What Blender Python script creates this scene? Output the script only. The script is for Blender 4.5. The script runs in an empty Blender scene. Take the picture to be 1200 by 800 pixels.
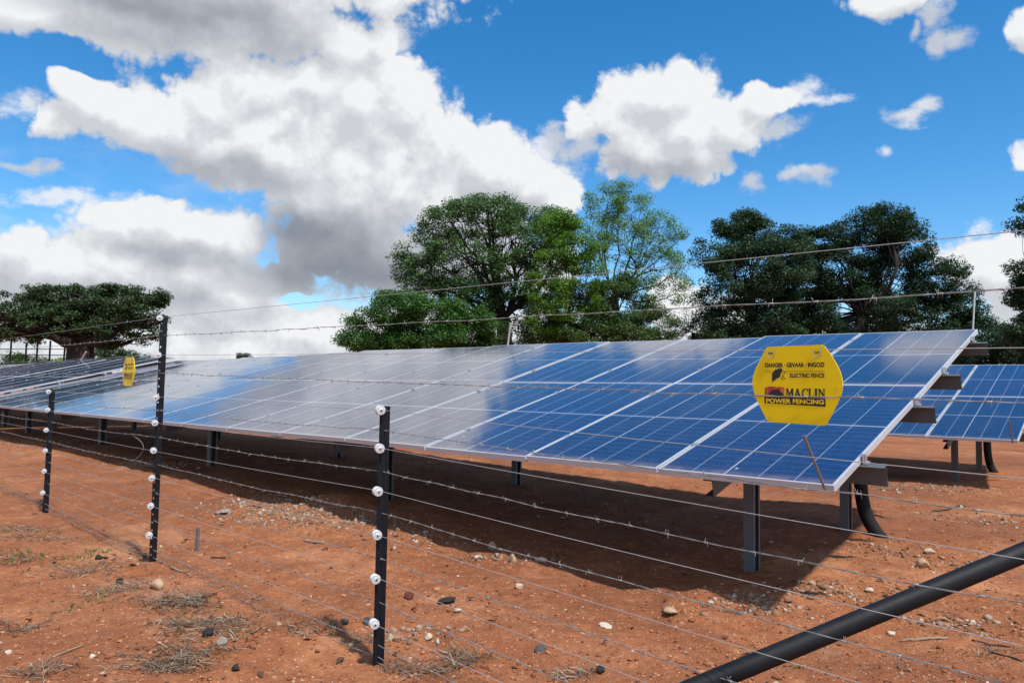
import bpy, math, random
import numpy as np
from mathutils import Vector, Matrix, Euler

R = math.radians
random.seed(7)
RNG = np.random.default_rng(11)
scene = bpy.context.scene
COL = scene.collection

# ------------------------------------------------------------------ camera
H = 1.15                       # eye height
PITCH, ROLL, FPX = R(3.6), R(1.0), 869.0


def ray(x, y):
    """direction (per metre of depth) through a point of the 1200x800 photograph"""
    u, v = x - 600.0, 400.0 - y
    c, s = math.cos(ROLL), math.sin(ROLL)
    u, v = u * c - v * s, u * s + v * c
    Y = FPX * math.cos(PITCH) - v * math.sin(PITCH)
    Z = FPX * math.sin(PITCH) + v * math.cos(PITCH)
    return Vector((u / Y, 1.0, Z / Y))


def at(x, y, Y):
    return Vector((0, 0, H)) + ray(x, y) * Y


cam_d = bpy.data.cameras.new('camera')
cam = bpy.data.objects.new('camera', cam_d)
COL.objects.link(cam)
cam_d.sensor_width = 36.0
cam_d.lens = FPX / 1200.0 * 36.0
cam_d.clip_start, cam_d.clip_end = 0.05, 3000
_f = Vector((0, math.cos(PITCH), math.sin(PITCH)))
_up = Vector((0, -math.sin(PITCH), math.cos(PITCH)))
_r = Vector((1, 0, 0))
right = _r * math.cos(ROLL) + _up * math.sin(ROLL)
upv = -_r * math.sin(ROLL) + _up * math.cos(ROLL)
cam.matrix_world = Matrix(((right.x, upv.x, -_f.x, 0), (right.y, upv.y, -_f.y, 0),
                           (right.z, upv.z, -_f.z, H), (0, 0, 0, 1)))
scene.camera = cam

# ------------------------------------------------------------------ sun, sky
SUN_EL, SUN_AZ = R(61), R(144)          # azimuth clockwise from +Y
sd = Vector((math.sin(SUN_AZ) * math.cos(SUN_EL), math.cos(SUN_AZ) * math.cos(SUN_EL), math.sin(SUN_EL)))
sl = bpy.data.lights.new('sun', 'SUN')
sl.energy, sl.angle, sl.color = 4.0, R(2.2), (1.0, 0.95, 0.87)
so = bpy.data.objects.new('sun', sl)
COL.objects.link(so)
so.rotation_euler = sd.to_track_quat('Z', 'Y').to_euler()
scene.view_settings.view_transform = 'Standard'
scene.view_settings.look = 'None'
scene.view_settings.exposure = 0.3
scene.view_settings.gamma = 1.0
scene.view_settings.use_curve_mapping = False
scene.render.engine = 'CYCLES'
scene.cycles.use_denoising = True
scene.cycles.max_bounces = 6
scene.cycles.transparent_max_bounces = 8
scene.cycles.caustics_reflective = False
scene.cycles.caustics_refractive = False


class NT:
    """little helper to write node trees as expressions"""

    def __init__(s, tree):
        s.t = tree

    def new(s, kind, **kw):
        n = s.t.nodes.new(kind)
        for k, v in kw.items():
            setattr(n, k, v)
        return n

    def link(s, a, b):
        s.t.links.new(a, b)

    def put(s, sock, v):
        if isinstance(v, bpy.types.NodeSocket):
            s.t.links.new(v, sock)
        else:
            sock.default_value = v

    def m(s, op, a, b=0.0, c=0.0, clamp=False):
        n = s.new('ShaderNodeMath', operation=op, use_clamp=clamp)
        for i, v in enumerate((a, b, c)):
            s.put(n.inputs[i], v)
        return n.outputs[0]

    def v(s, op, a, b=None, c=None, out=0):
        n = s.new('ShaderNodeVectorMath', operation=op)
        for i, q in enumerate((a, b, c)):
            if q is not None:
                s.put(n.inputs[i], q)
        return n.outputs['Value'] if op in ('LENGTH', 'DOT_PRODUCT', 'DISTANCE') else n.outputs[0]

    def scale(s, a, f):
        n = s.new('ShaderNodeVectorMath', operation='SCALE')
        s.put(n.inputs[0], a)
        s.put(n.inputs['Scale'], f)
        return n.outputs[0]

    def noise(s, vec, scale, detail=4, rough=0.55, color=False, dist=0.0):
        n = s.new('ShaderNodeTexNoise')
        s.put(n.inputs['Vector'], vec)
        n.inputs['Scale'].default_value = scale
        n.inputs['Detail'].default_value = detail
        n.inputs['Roughness'].default_value = rough
        n.inputs['Distortion'].default_value = dist
        return n.outputs['Color' if color else 'Fac']

    def voronoi(s, vec, scale, feature='F1', out='Distance', detail=0.0, smooth=None):
        n = s.new('ShaderNodeTexVoronoi', feature=feature)
        s.put(n.inputs['Vector'], vec)
        n.inputs['Scale'].default_value = scale
        n.inputs['Detail'].default_value = detail
        if smooth is not None and 'Smoothness' in n.inputs:
            n.inputs['Smoothness'].default_value = smooth
        return n.outputs[out]

    def step(s, x, lo, hi, a=0.0, b=1.0):
        n = s.new('ShaderNodeMapRange', interpolation_type='SMOOTHSTEP')
        s.put(n.inputs['Value'], x)
        n.inputs['From Min'].default_value = lo
        n.inputs['From Max'].default_value = hi
        n.inputs['To Min'].default_value = a
        n.inputs['To Max'].default_value = b
        return n.outputs[0]

    def mix(s, f, a, b):
        n = s.new('ShaderNodeMix', data_type='RGBA')
        s.put(n.inputs['Factor'], f)
        s.put(n.inputs[6], a)
        s.put(n.inputs[7], b)
        return n.outputs[2]

    def ramp(s, f, stops):
        n = s.new('ShaderNodeValToRGB')
        s.put(n.inputs[0], f)
        el = n.color_ramp.elements
        while len(el) < len(stops):
            el.new(0.5)
        for e, (p, c) in zip(el, stops):
            e.position, e.color = p, (*c, 1)
        return n.outputs[0]


def azel(x, y):
    r = ray(x, y)
    return math.atan2(r.x, r.y), math.atan2(r.z, math.hypot(r.x, r.y))


def build_world():
    w = bpy.data.worlds.new('World')
    scene.world = w
    w.use_nodes = True
    w.node_tree.nodes.clear()
    t = NT(w.node_tree)
    geo = t.new('ShaderNodeTexCoord').outputs['Generated']
    d = t.v('NORMALIZE', geo)
    sky = t.new('ShaderNodeTexSky', sky_type='NISHITA')
    sky.sun_disc = False
    sky.sun_elevation = SUN_EL
    sky.sun_rotation = SUN_AZ
    sky.altitude = 800
    sky.air_density = 1.0
    sky.dust_density = 0.35
    sky.ozone_density = 2.2
    hs = t.new('ShaderNodeHueSaturation')
    hs.inputs['Saturation'].default_value = 1.38
    hs.inputs['Value'].default_value = 1.45
    hs.inputs['Hue'].default_value = 0.497
    t.link(sky.outputs[0], hs.inputs['Color'])
    sx = t.new('ShaderNodeSeparateXYZ')
    t.link(d, sx.inputs[0])
    az0 = t.m('ARCTAN2', sx.outputs[0], sx.outputs[1])

    def mapper(q, vec):
        """azimuth / elevation of a direction, with its outline roughened"""
        s3 = q.new('ShaderNodeSeparateXYZ')
        q.link(vec, s3.inputs[0])
        cb = q.new('ShaderNodeCombineXYZ')
        q.link(q.m('ARCTAN2', s3.outputs[0], s3.outputs[1]), cb.inputs[0])
        q.link(q.m('ARCSINE', s3.outputs[2]), cb.inputs[1])
        a = q.v('SUBTRACT', q.noise(vec, 6.5, 2, 0.5, True), (0.5, 0.5, 0.5))
        b = q.v('SUBTRACT', q.noise(vec, 26.0, 2, 0.6, True), (0.5, 0.5, 0.5))
        return q.v('ADD', q.v('ADD', cb.outputs[0], q.scale(a, 0.060)), q.scale(b, 0.022))

    def blobs(q, vec, lst, k):
        """smooth union of ellipses in azimuth / elevation; 0 in a centre, 1 on its edge"""
        d0 = None
        for (x, y, rx, ry) in lst:
            a, e = azel(x, y)
            rx, ry = rx / FPX * math.cos(a) ** 1.2, ry / FPX * math.cos(a)
            m = q.v('MULTIPLY_ADD', vec, (1 / rx, 1 / ry, 0), (-a / rx, -e / ry, 0))
            l = q.v('LENGTH', m)
            d0 = l if d0 is None else q.m('SMOOTH_MIN', d0, l, k)
        return d0

    upper = [  # grey bank along the top edge and its lit right end
        (40, 2, 110, 26), (150, 10, 100, 40), (250, 22, 90, 46), (330, 30, 80, 50), (400, 48, 52, 36), (448, 56, 30, 24), (300, -50, 260, 50), (-60, -30, 120, 40)]
    main = [   # big cumulus
        (92, 112, 40, 30), (60, 146, 46, 20), (140, 128, 60, 40), (200, 150, 70, 42), (245, 118, 55, 42), (300, 108, 60, 40), (365, 108, 62, 42), (425, 128, 50, 40),
        (475, 130, 52, 44), (520, 165, 60, 46), (565, 190, 60, 46), (615, 215, 46, 38), (645, 232, 32, 26), (330, 185, 100, 50), (430, 220, 110, 64), (540, 250, 90, 55),
        (400, 285, 74, 42), (470, 315, 90, 52), (560, 300, 100, 50), (250, 190, 70, 30), (340, 138, 44, 28), (448, 160, 44, 34), (300, 160, 60, 30)]
    low = [    # pale bank on the left and along the horizon
        (150, 258, 60, 22), (205, 262, 70, 28), (265, 275, 50, 30), (240, 310, 80, 40), (90, 312, 150, 56), (250, 362, 150, 56), (90, 360, 200, 60), (370, 385, 130, 34),
        (500, 390, 200, 34), (60, 405, 300, 50), (300, 410, 300, 30), (-150, 340, 240, 80), (-220, 120, 120, 60), (310, 330, 50, 34), (180, 284, 46, 20), (760, 400, 300, 18)]
    rightc = [ # cumulus right of the middle
        (745, 112, 44, 30), (720, 140, 46, 30), (690, 152, 30, 20), (790, 112, 44, 34), (800, 150, 64, 40), (850, 150, 56, 36), (780, 180, 76, 30), (880, 118, 22, 16), (905, 126, 40, 18),
        (1030, -1, 46, 22), (1216, 28, 24, 24), (1218, 190, 28, 22), (1160, 318, 66, 32), (1240, 330, 90, 60), (815, 376, 60, 30)]
    solid = upper + main + low + rightc
    wisps = [(1100, 22, 20, 30), (1124, 54, 20, 14), (1082, 42, 8, 12), (1062, 144, 26, 10), (1082, 133, 22, 12), (884, 216, 18, 14), (945, 210, 26, 12),
             (1035, 184, 12, 9), (950, 130, 34, 9), (930, 118, 30, 16), (70, 232, 60, 10), (140, 240, 60, 12), (20, 190, 50, 8), (905, 160, 40, 16), (1110, 60, 14, 20),
             (640, 175, 34, 24), (690, 175, 26, 16), (30, 130, 30, 14), (460, 50, 40, 24), (660, 200, 26, 30)]
    gaps = [(30, 203, 115, 24), (140, 222, 52, 7), (354, 346, 28, 8), (66, 72, 62, 14), (0, 95, 46, 40)]
    dark = [(150, 14, 150, 30), (300, 34, 90, 34), (250, 205, 130, 24), (395, 290, 105, 56), (470, 310, 120, 45), (560, 290, 90, 40), (200, 296, 90, 20),
            (320, 318, 80, 26), (120, 352, 170, 26), (770, 200, 80, 14), (580, 245, 70, 24), (-60, 330, 160, 40)]
    core = [(395, 300, 80, 44), (445, 322, 74, 36), (370, 270, 60, 28), (190, 0, 130, 20)]

    # one node group gives how far outside (>1) or inside (<1) the cloud a direction is
    grp = bpy.data.node_groups.new('cloud mass', 'ShaderNodeTree')
    grp.interface.new_socket('Direction', in_out='INPUT', socket_type='NodeSocketVector')
    grp.interface.new_socket('Edge', in_out='OUTPUT', socket_type='NodeSocketFloat')
    g = NT(grp)
    gi, go = g.new('NodeGroupInput'), g.new('NodeGroupOutput')
    v = gi.outputs[0]
    e = blobs(g, mapper(g, v), solid, 0.20)
    for sc, wt in ((8.0, 0.95), (19.0, 0.62), (43.0, 0.32), (95.0, 0.20), (210.0, 0.11)):
        n = g.m('ABSOLUTE', g.m('SUBTRACT', g.noise(v, sc, 0.0 if sc > 10 else 1.0, 0.5), 0.5))
        e = g.m('ADD', e, g.m('MULTIPLY_ADD', n, -2.0 * wt, 0.22 * wt))
    e = g.m('ADD', e, g.m('MULTIPLY_ADD', g.noise(v, 13.0, 4, 0.6), -0.65, 0.325))
    g.link(e, go.inputs[0])

    def mass(vec):
        n = t.new('ShaderNodeGroup')
        n.node_tree = grp
        t.link(vec, n.inputs[0])
        return n.outputs[0]

    edge = mass(d)
    lightward = mass(t.v('NORMALIZE', t.v('ADD', d, (0.013, 0.0, 0.032))))
    pw = mapper(t, d)
    fb = t.noise(d, 10.0, 3, 0.6)
    hole = t.step(t.m('ADD', blobs(t, pw, gaps, 0.25), t.m('MULTIPLY_ADD', fb, -1.5, 0.75)), 1.6, 0.3)
    edge2 = t.m('ADD', edge, t.m('MULTIPLY', hole, 0.8))
    dens = t.step(edge2, 1.29, 0.89)
    fw = t.noise(t.v('MULTIPLY', d, (1, 1, 1.5)), 30.0, 4, 0.65)
    wis = t.step(t.m('ADD', blobs(t, pw, wisps, 0.2), t.m('MULTIPLY_ADD', fw, -2.6, 1.3)), 1.25, 0.2, 0.0, 0.85)
    dens = t.m('MAXIMUM', dens, wis)
    # clouds elsewhere in the dome (behind the viewer, overhead), thin veil and horizon haze
    away = t.step(t.v('DOT_PRODUCT', d, (0.0, 0.93, 0.36)), 0.62, 0.2)
    other = t.m('MULTIPLY', t.step(t.noise(d, 3.0, 4, 0.6), 0.44, 0.58), away)
    veil = t.m('MULTIPLY', t.step(t.noise(t.v('MULTIPLY', d, (1, 1, 2.5)), 7.0, 4, 0.65), 0.45, 0.8),
               t.step(sx.outputs[2], 0.34, 0.05, 0, 0.7))
    veil = t.m('MULTIPLY', veil, t.step(az0, 0.1, -0.45))
    horizon = t.step(sx.outputs[2], 0.16, 0.0, 0.0, 0.45)
    # billows: brighter where the mass thins toward the light, greyer on the far side and in the bases
    lit = t.m('SUBTRACT', lightward, edge)
    lit = t.m('MAXIMUM', t.m('MINIMUM', lit, 0.55), -0.45)
    dk = t.step(t.m('ADD', blobs(t, pw, dark, 0.3), t.m('MULTIPLY_ADD', fb, -0.8, 0.4)), 1.4, 0.3)
    dc = t.step(t.m('ADD', blobs(t, pw, core, 0.3), t.m('MULTIPLY_ADD', fb, -0.6, 0.3)), 1.5, 0.3)
    shade = t.m('MULTIPLY_ADD', dk, -0.24, 0.90)
    shade = t.m('MULTIPLY_ADD', dc, -0.22, shade)
    amp = t.m('MULTIPLY_ADD', dk, -0.12, t.m('MULTIPLY_ADD', dc, -0.08, 0.27))
    shade = t.m('ADD', shade, t.m('MULTIPLY', lit, amp))
    shade = t.m('MAXIMUM', t.m('MINIMUM', shade, 1.0), 0.2)
    tone = t.ramp(shade, [(0.0, (0.10, 0.12, 0.16)), (0.40, (0.200, 0.222, 0.262)), (0.66, (0.40, 0.422, 0.462)), (0.86, (0.57, 0.587, 0.615)),
                          (1.0, (0.725, 0.735, 0.75))])
    cloud = t.scale(tone, 10.0)
    pale = (4.6, 6.0, 7.8, 1)
    base = t.mix(horizon, hs.outputs[0], pale)
    base = t.mix(veil, base, (6.2, 6.8, 7.5, 1))
    base = t.mix(other, base, (7.5, 7.7, 8.0, 1))
    col = t.mix(dens, base, cloud)
    bg = t.new('ShaderNodeBackground')
    t.link(col, bg.inputs['Color'])
    bg.inputs['Strength'].default_value = 0.1
    out = t.new('ShaderNodeOutputWorld')
    t.link(bg.outputs[0], out.inputs[0])
    w.cycles.sampling_method = 'MANUAL'
    w.cycles.sample_map_resolution = 512


build_world()


# ------------------------------------------------------------------ materials
def material(name):
    m = bpy.data.materials.new(name)
    m.use_nodes = True
    t = NT(m.node_tree)
    b = m.node_tree.nodes['Principled BSDF']
    return m, t, b


def simple(name, col, rough=0.6, metal=0.0, vary=0.25, scale=30.0, spec=0.5, bump=0.0):
    m, t, b = material(name)
    co = t.new('ShaderNodeTexCoord').outputs['Object']
    n = t.noise(co, scale, 5, 0.6)
    c2 = tuple(c * (1 - vary) for c in col)
    t.link(t.mix(n, (*c2, 1), (*[min(1, c * (1 + vary)) for c in col], 1)), b.inputs['Base Color'])
    t.link(t.m('MULTIPLY_ADD', n, 0.25, rough - 0.12), b.inputs['Roughness'])
    b.inputs['Metallic'].default_value = metal
    b.inputs['Specular IOR Level'].default_value = spec
    if bump:
        bn = t.new('ShaderNodeBump')
        bn.inputs['Strength'].default_value = bump
        bn.inputs['Distance'].default_value = 0.004
        t.link(n, bn.inputs['Height'])
        t.link(bn.outputs[0], b.inputs['Normal'])
    return m


MW, ML = 0.9775, 2.0435          # pitch of the modules along and up the table
GAPX, GAPY = 0.015, 0.004


def mat_cells():
    """blue polycrystalline cells behind glass; pattern lies in the module's own plane"""
    m, t, b = material('photovoltaic cells')
    co = t.new('ShaderNodeTexCoord').outputs['Object']
    s = t.new('ShaderNodeSeparateXYZ')
    t.link(co, s.inputs[0])
    W, L = MW - GAPX - 0.026, ML - GAPY - 0.026
    u = t.m('ADD', t.m('DIVIDE', s.outputs[0], W), 0.5)
    v = t.m('ADD', t.m('DIVIDE', s.outputs[1], L), 0.5)

    def line(val, centre, half):
        return t.m('LESS_THAN', t.m('ABSOLUTE', t.m('SUBTRACT', val, centre)), half)

    def add(a, c):
        return t.m('MAXIMUM', a, c)
    strong = add(line(v, 0.5, 0.0042), line(u, 0.4, 0.0055))
    for k in (0.0, 1.0):
        strong = add(strong, line(u, k, 0.003))
        strong = add(strong, line(v, k, 0.004))
    thin = line(u, 0.2, 0.0036)
    for k in (0.6, 0.8):
        thin = add(thin, line(u, k, 0.0036))
    fv = t.m('FRACT', t.m('MULTIPLY', v, 24.0))
    bus = t.m('LESS_THAN', t.m('ABSOLUTE', t.m('SUBTRACT', fv, 0.5)), 0.035)
    vo = t.voronoi(co, 48.0, 'F1', 'Color')
    vs = t.new('ShaderNodeSeparateColor')
    t.link(vo, vs.inputs[0])
    info = t.new('ShaderNodeObjectInfo')
    rnd = info.outputs['Random']
    blue = t.ramp(vs.outputs[0], [(0.0, (0.0018, 0.006, 0.036)), (0.6, (0.0025, 0.008, 0.053)), (1.0, (0.004, 0.013, 0.076))])
    hsv = t.new('ShaderNodeHueSaturation')
    t.link(blue, hsv.inputs['Color'])
    t.link(t.m('MULTIPLY_ADD', rnd, 0.4, 0.8), hsv.inputs['Value'])
    c = t.mix(t.m('MULTIPLY', bus, 0.10), hsv.outputs[0], (0.40, 0.45, 0.55, 1))
    c = t.mix(t.m('MULTIPLY', thin, 0.30), c, (0.60, 0.66, 0.74, 1))
    c = t.mix(t.m('MULTIPLY', strong, 0.48), c, (0.66, 0.71, 0.77, 1))
    dust = t.noise(t.v('ADD', t.v('MULTIPLY', co, (1.0, 0.35, 1.0)), t.scale(info.outputs['Location'], 3.7)), 4.0, 5, 0.65)
    c = t.mix(t.step(dust, 0.45, 0.85, 0.0, 0.06), c, (0.42, 0.33, 0.27, 1))
    rim = t.m('MULTIPLY', t.step(v, 0.055, 0.0), t.step(t.noise(co, 9.0, 4, 0.6), 0.3, 0.7, 0.1, 0.40))
    c = t.mix(rim, c, (0.36, 0.24, 0.17, 1))
    drop = t.m('MULTIPLY', t.step(t.voronoi(t.v('ADD', co, t.scale(info.outputs['Location'], 1.3)), 2.6, 'F1', 'Distance'), 0.028, 0.018), 0.8)
    c = t.mix(drop, c, (0.7, 0.7, 0.66, 1))
    t.link(c, b.inputs['Base Color'])
    b.inputs['Roughness'].default_value = 0.45
    b.inputs['Specular IOR Level'].default_value = 0.2
    b.inputs['Coat Weight'].default_value = 1.0
    b.inputs['Coat IOR'].default_value = 1.9
    t.link(t.step(t.noise(co, 2.0, 5, 0.6), 0.3, 0.8, 0.06, 0.12), b.inputs['Coat Roughness'])
    return m


def mat_ground():
    m, t, b = material('red soil')
    g = t.new('ShaderNodeNewGeometry').outputs['Position']
    big = t.noise(g, 0.35, 6, 0.6)
    mid = t.noise(g, 1.7, 7, 0.62)
    fine = t.noise(g, 22.0, 6, 0.7)
    grain = t.voronoi(g, 85.0, 'F1', 'Color')
    gs = t.new('ShaderNodeSeparateColor')
    t.link(grain, gs.inputs[0])
    gd = t.voronoi(g, 85.0, 'F1', 'Distance')
    c = t.ramp(mid, [(0.25, (0.235, 0.078, 0.031)), (0.5, (0.380, 0.140, 0.057)), (0.72, (0.49, 0.215, 0.103))])
    c = t.mix(t.step(big, 0.44, 0.62, 0.0, 0.75), c, (0.215, 0.074, 0.034, 1))
    c = t.mix(t.step(fine, 0.30, 0.75, 0.55, 0.0), c, (0.19, 0.078, 0.042, 1))
    c = t.mix(t.step(fine, 0.55, 0.8, 0.0, 0.45), c, (0.54, 0.31, 0.19, 1))
    pale = t.m('MULTIPLY', t.m('GREATER_THAN', gs.outputs[0], 0.93), t.step(gd, 0.42, 0.30))
    c = t.mix(t.m('MULTIPLY', pale, 0.75), c, (0.60, 0.41, 0.28, 1))
    clod = t.noise(g, 9.0, 5, 0.7)
    c = t.mix(t.step(clod, 0.50, 0.70, 0.0, 0.6), c, (0.20, 0.072, 0.036, 1))
    c = t.mix(t.step(clod, 0.46, 0.30, 0.0, 0.35), c, (0.52, 0.27, 0.15, 1))
    darkg = t.m('MULTIPLY', t.m('LESS_THAN', gs.outputs[1], 0.13), t.step(gd, 0.42, 0.30))
    c = t.mix(t.m('MULTIPLY', darkg, 0.7), c, (0.085, 0.04, 0.026, 1))
    silt = t.step(t.noise(g, 0.62, 5, 0.6, False, 0.6), 0.56, 0.70, 0.0, 0.6)
    c = t.mix(silt, c, (0.53, 0.265, 0.135, 1))
    grey = t.step(t.noise(g, 0.9, 6, 0.65), 0.58, 0.72, 0.0, 0.55)
    c = t.mix(grey, c, (0.33, 0.20, 0.13, 1))
    t.link(c, b.inputs['Base Color'])
    b.inputs['Roughness'].default_value = 0.95
    b.inputs['Specular IOR Level'].default_value = 0.15
    h = t.m('ADD', t.m('ADD', t.m('MULTIPLY', fine, 0.016), t.m('MULTIPLY', clod, 0.045)), t.m('MULTIPLY', t.noise(g, 70, 4, 0.65), 0.008))
    bn = t.new('ShaderNodeBump')
    bn.inputs['Strength'].default_value = 0.85
    bn.inputs['Distance'].default_value = 1.0
    t.link(h, bn.inputs['Height'])
    t.link(bn.outputs[0], b.inputs['Normal'])
    return m


def mat_island(name, stops, rough=0.9, trans=0.0, spec=0.3):
    """colour differs from piece to piece (leaf, pebble, blade)"""
    m, t, b = material(name)
    r = t.new('ShaderNodeNewGeometry').outputs['Random Per Island']
    c = t.ramp(r, stops)
    t.link(c, b.inputs['Base Color'])
    b.inputs['Roughness'].default_value = rough
    b.inputs['Specular IOR Level'].default_value = spec
    if trans:
        tr = t.new('ShaderNodeBsdfTranslucent')
        t.link(c, tr.inputs['Color'])
        mx = t.new('ShaderNodeMixShader')
        mx.inputs[0].default_value = trans
        t.link(b.outputs[0], mx.inputs[1])
        t.link(tr.outputs[0], mx.inputs[2])
        t.link(mx.outputs[0], m.node_tree.nodes['Material Output'].inputs[0])
    return m


def leafy(name, a, b_, c, trans=0.3):
    return mat_island(name, [(0.0, a), (0.55, b_), (1.0, c)], 0.55, trans, 0.35)


M = dict(
    cells=mat_cells(),
    soil=mat_ground(),
    alu=simple('anodised aluminium frame', (0.52, 0.54, 0.58), 0.42, 0.15, 0.08),
    backsheet=simple('white backsheet', (0.36, 0.36, 0.36), 0.7, 0, 0.05),
    steel=simple('dull galvanised steel', (0.115, 0.128, 0.145), 0.5, 0.25, 0.22, 14),
    purlin=simple('weathered grey purlin steel', (0.095, 0.103, 0.115), 0.6, 0.15, 0.2, 12),
    clamp=simple('bright clamp', (0.7, 0.72, 0.74), 0.3, 0.9, 0.05),
    rod=simple('pale rod', (0.62, 0.62, 0.60), 0.4, 0.5, 0.1),
    rod_dark=simple('brown grey rod', (0.24, 0.20, 0.17), 0.5, 0.5, 0.15),
    post=simple('black bitumen painted steel', (0.0065, 0.0085, 0.013), 0.55, 0.0, 0.4, 60, 0.25, 0.2),
    porcelain=simple('white plastic insulator', (0.54, 0.56, 0.58), 0.45, 0.0, 0.2, 60),
    bolt=simple('dark bolt', (0.05, 0.05, 0.055), 0.4, 0.8, 0.2),
    wire=simple('galvanised wire', (0.42, 0.41, 0.40), 0.45, 0.35, 0.2, 90),
    barb=simple('weathered barbed wire', (0.34, 0.325, 0.31), 0.5, 0.35, 0.3, 90),
    conduit=simple('black conduit', (0.010, 0.010, 0.011), 0.7, 0.0, 0.25, 30, 0.25),
    pipe=simple('scuffed black pipe', (0.0075, 0.0085, 0.011), 0.6, 0.0, 0.6, 22, 0.25, 0.2),
    yellow=simple('yellow sign plastic', (0.88, 0.62, 0.001), 0.45, 0.0, 0.05, 9, 0.25),
    ink=simple('black ink', (0.014, 0.013, 0.012), 0.5, 0, 0.1),
    ink_rule=simple('thin brown ink', (0.16, 0.11, 0.01), 0.5, 0, 0.1),
    orange=simple('orange ink', (0.60, 0.13, 0.02), 0.5, 0, 0.25, 160),
    red=simple('red ink', (0.42, 0.045, 0.02), 0.5, 0, 0.25, 160),
    bark=simple('grey brown bark', (0.034, 0.028, 0.025), 0.9, 0, 0.45, 5, 0.2, 0.6),
    bark_red=simple('thick red brown bark', (0.036, 0.024, 0.020), 0.9, 0, 0.4, 4, 0.2, 0.6),
    peg=simple('grey metal peg', (0.22, 0.23, 0.24), 0.5, 0.5, 0.3, 40),
    twig=simple('dry grey wood', (0.30, 0.22, 0.15), 0.9, 0, 0.4, 60),
    twig_dark=simple('dark wet wood', (0.035, 0.022, 0.016), 0.85, 0, 0.4, 60),
    wall=simple('pale plaster', (0.42, 0.42, 0.40), 0.9, 0, 0.12, 4),
    roof=simple('dark sheet roof', (0.10, 0.115, 0.115), 0.6, 0.2, 0.2, 3),
    glass=simple('dark window glass', (0.02, 0.025, 0.03), 0.1, 0, 0.1, 4),
)


# ------------------------------------------------------------------ mesh helpers
class MB:
    def __init__(s):
        s.v, s.f, s.mi = [], [], []

    def add(s, verts, faces, mi=0):
        o = len(s.v)
        s.v.extend(tuple(q) for q in verts)
        s.f.extend(tuple(i + o for i in f) for f in faces)
        s.mi.extend([mi] * len(faces))

    def box(s, x0, x1, y0, y1, z0, z1, mi=0, mat=None):
        vs = [Vector((x, y, z)) for z in (z0, z1) for y in (y0, y1) for x in (x0, x1)]
        if mat is not None:
            vs = [mat @ q for q in vs]
        s.add(vs, [(0, 2, 3, 1), (4, 5, 7, 6), (0, 1, 5, 4), (2, 6, 7, 3), (0, 4, 6, 2), (1, 3, 7, 5)], mi)

    def prism(s, poly, axis_pts, mi=0):
        """poly: 2-D section as (a, b); axis_pts: list of functions (a, b) -> point, one per station"""
        n = len(poly)
        vs = []
        for fn in axis_pts:
            vs += [fn(a, b) for a, b in poly]
        fs = []
        for k in range(len(axis_pts) - 1):
            for i in range(n):
                j = (i + 1) % n
                fs.append((k * n + i, k * n + j, (k + 1) * n + j, (k + 1) * n + i))
        fs.append(tuple(range(n))[::-1])
        fs.append(tuple((len(axis_pts) - 1) * n + i for i in range(n)))
        s.add(vs, fs, mi)

    def tube(s, pts, rad, sides=6, mi=0, cap=True):
        pts = [Vector(p) for p in pts]
        if not hasattr(rad, '__len__'):
            rad = [rad] * len(pts)
        vs, fs = [], []
        ref = None
        for i, p in enumerate(pts):
            d = (pts[min(i + 1, len(pts) - 1)] - pts[max(i - 1, 0)]).normalized()
            if ref is None:
                ref = Vector((0, 0, 1)) if abs(d.z) < 0.9 else Vector((1, 0, 0))
            a = d.cross(ref).normalized()
            bb = a.cross(d).normalized()
            ref = bb
            for k in range(sides):
                th = 2 * math.pi * k / sides
                vs.append(p + (a * math.cos(th) + bb * math.sin(th)) * rad[i])
        for i in range(len(pts) - 1):
            for k in range(sides):
                j = (k + 1) % sides
                fs.append((i * sides + k, i * sides + j, (i + 1) * sides + j, (i + 1) * sides + k))
        if cap:
            fs.append(tuple(range(sides))[::-1])
            fs.append(tuple((len(pts) - 1) * sides + k for k in range(sides)))
        s.add(vs, fs, mi)

    def lathe(s, prof, mat, sides=20, mi=0):
        """prof: list of (radius, height) turned about local z, placed by mat"""
        vs, fs = [], []
        for r, h in prof:
            for k in range(sides):
                th = 2 * math.pi * k / sides
                vs.append(mat @ Vector((r * math.cos(th), r * math.sin(th), h)))
        for i in range(len(prof) - 1):
            for k in range(sides):
                j = (k + 1) % sides
                fs.append((i * sides + k, i * sides + j, (i + 1) * sides + j, (i + 1) * sides + k))
        fs.append(tuple(range(sides))[::-1])
        fs.append(tuple((len(prof) - 1) * sides + k for k in range(sides)))
        s.add(vs, fs, mi)

    def build(s, name, mats, parent=None, smooth=False):
        me = bpy.data.meshes.new(name)
        me.from_pydata(s.v, [], s.f)
        for m in (mats if isinstance(mats, (list, tuple)) else [mats]):
            me.materials.append(m)
        if any(s.mi):
            me.polygons.foreach_set('material_index', s.mi)
        if smooth:
            me.polygons.foreach_set('use_smooth', [True] * len(me.polygons))
        me.update()
        return link(name, me, parent)


def link(name, me, parent=None):
    o = bpy.data.objects.new(name, me)
    COL.objects.link(o)
    if parent is not None:
        o.parent = parent
    return o


def np_mesh(name, verts, faces, mat, parent=None, smooth=False):
    """verts (n,3), faces (m,k) arrays"""
    me = bpy.data.meshes.new(name)
    n, (m, k) = len(verts), faces.shape
    me.vertices.add(n)
    me.vertices.foreach_set('co', np.ascontiguousarray(verts, dtype=np.float32).ravel())
    me.loops.add(m * k)
    me.loops.foreach_set('vertex_index', np.ascontiguousarray(faces, dtype=np.int32).ravel())
    me.polygons.add(m)
    me.polygons.foreach_set('loop_start', np.arange(0, m * k, k, dtype=np.int32))
    if smooth:
        me.polygons.foreach_set('use_smooth', np.ones(m, dtype=bool))
    me.materials.append(mat)
    me.update(calc_edges=True)
    me.validate()
    return link(name, me, parent)


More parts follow.
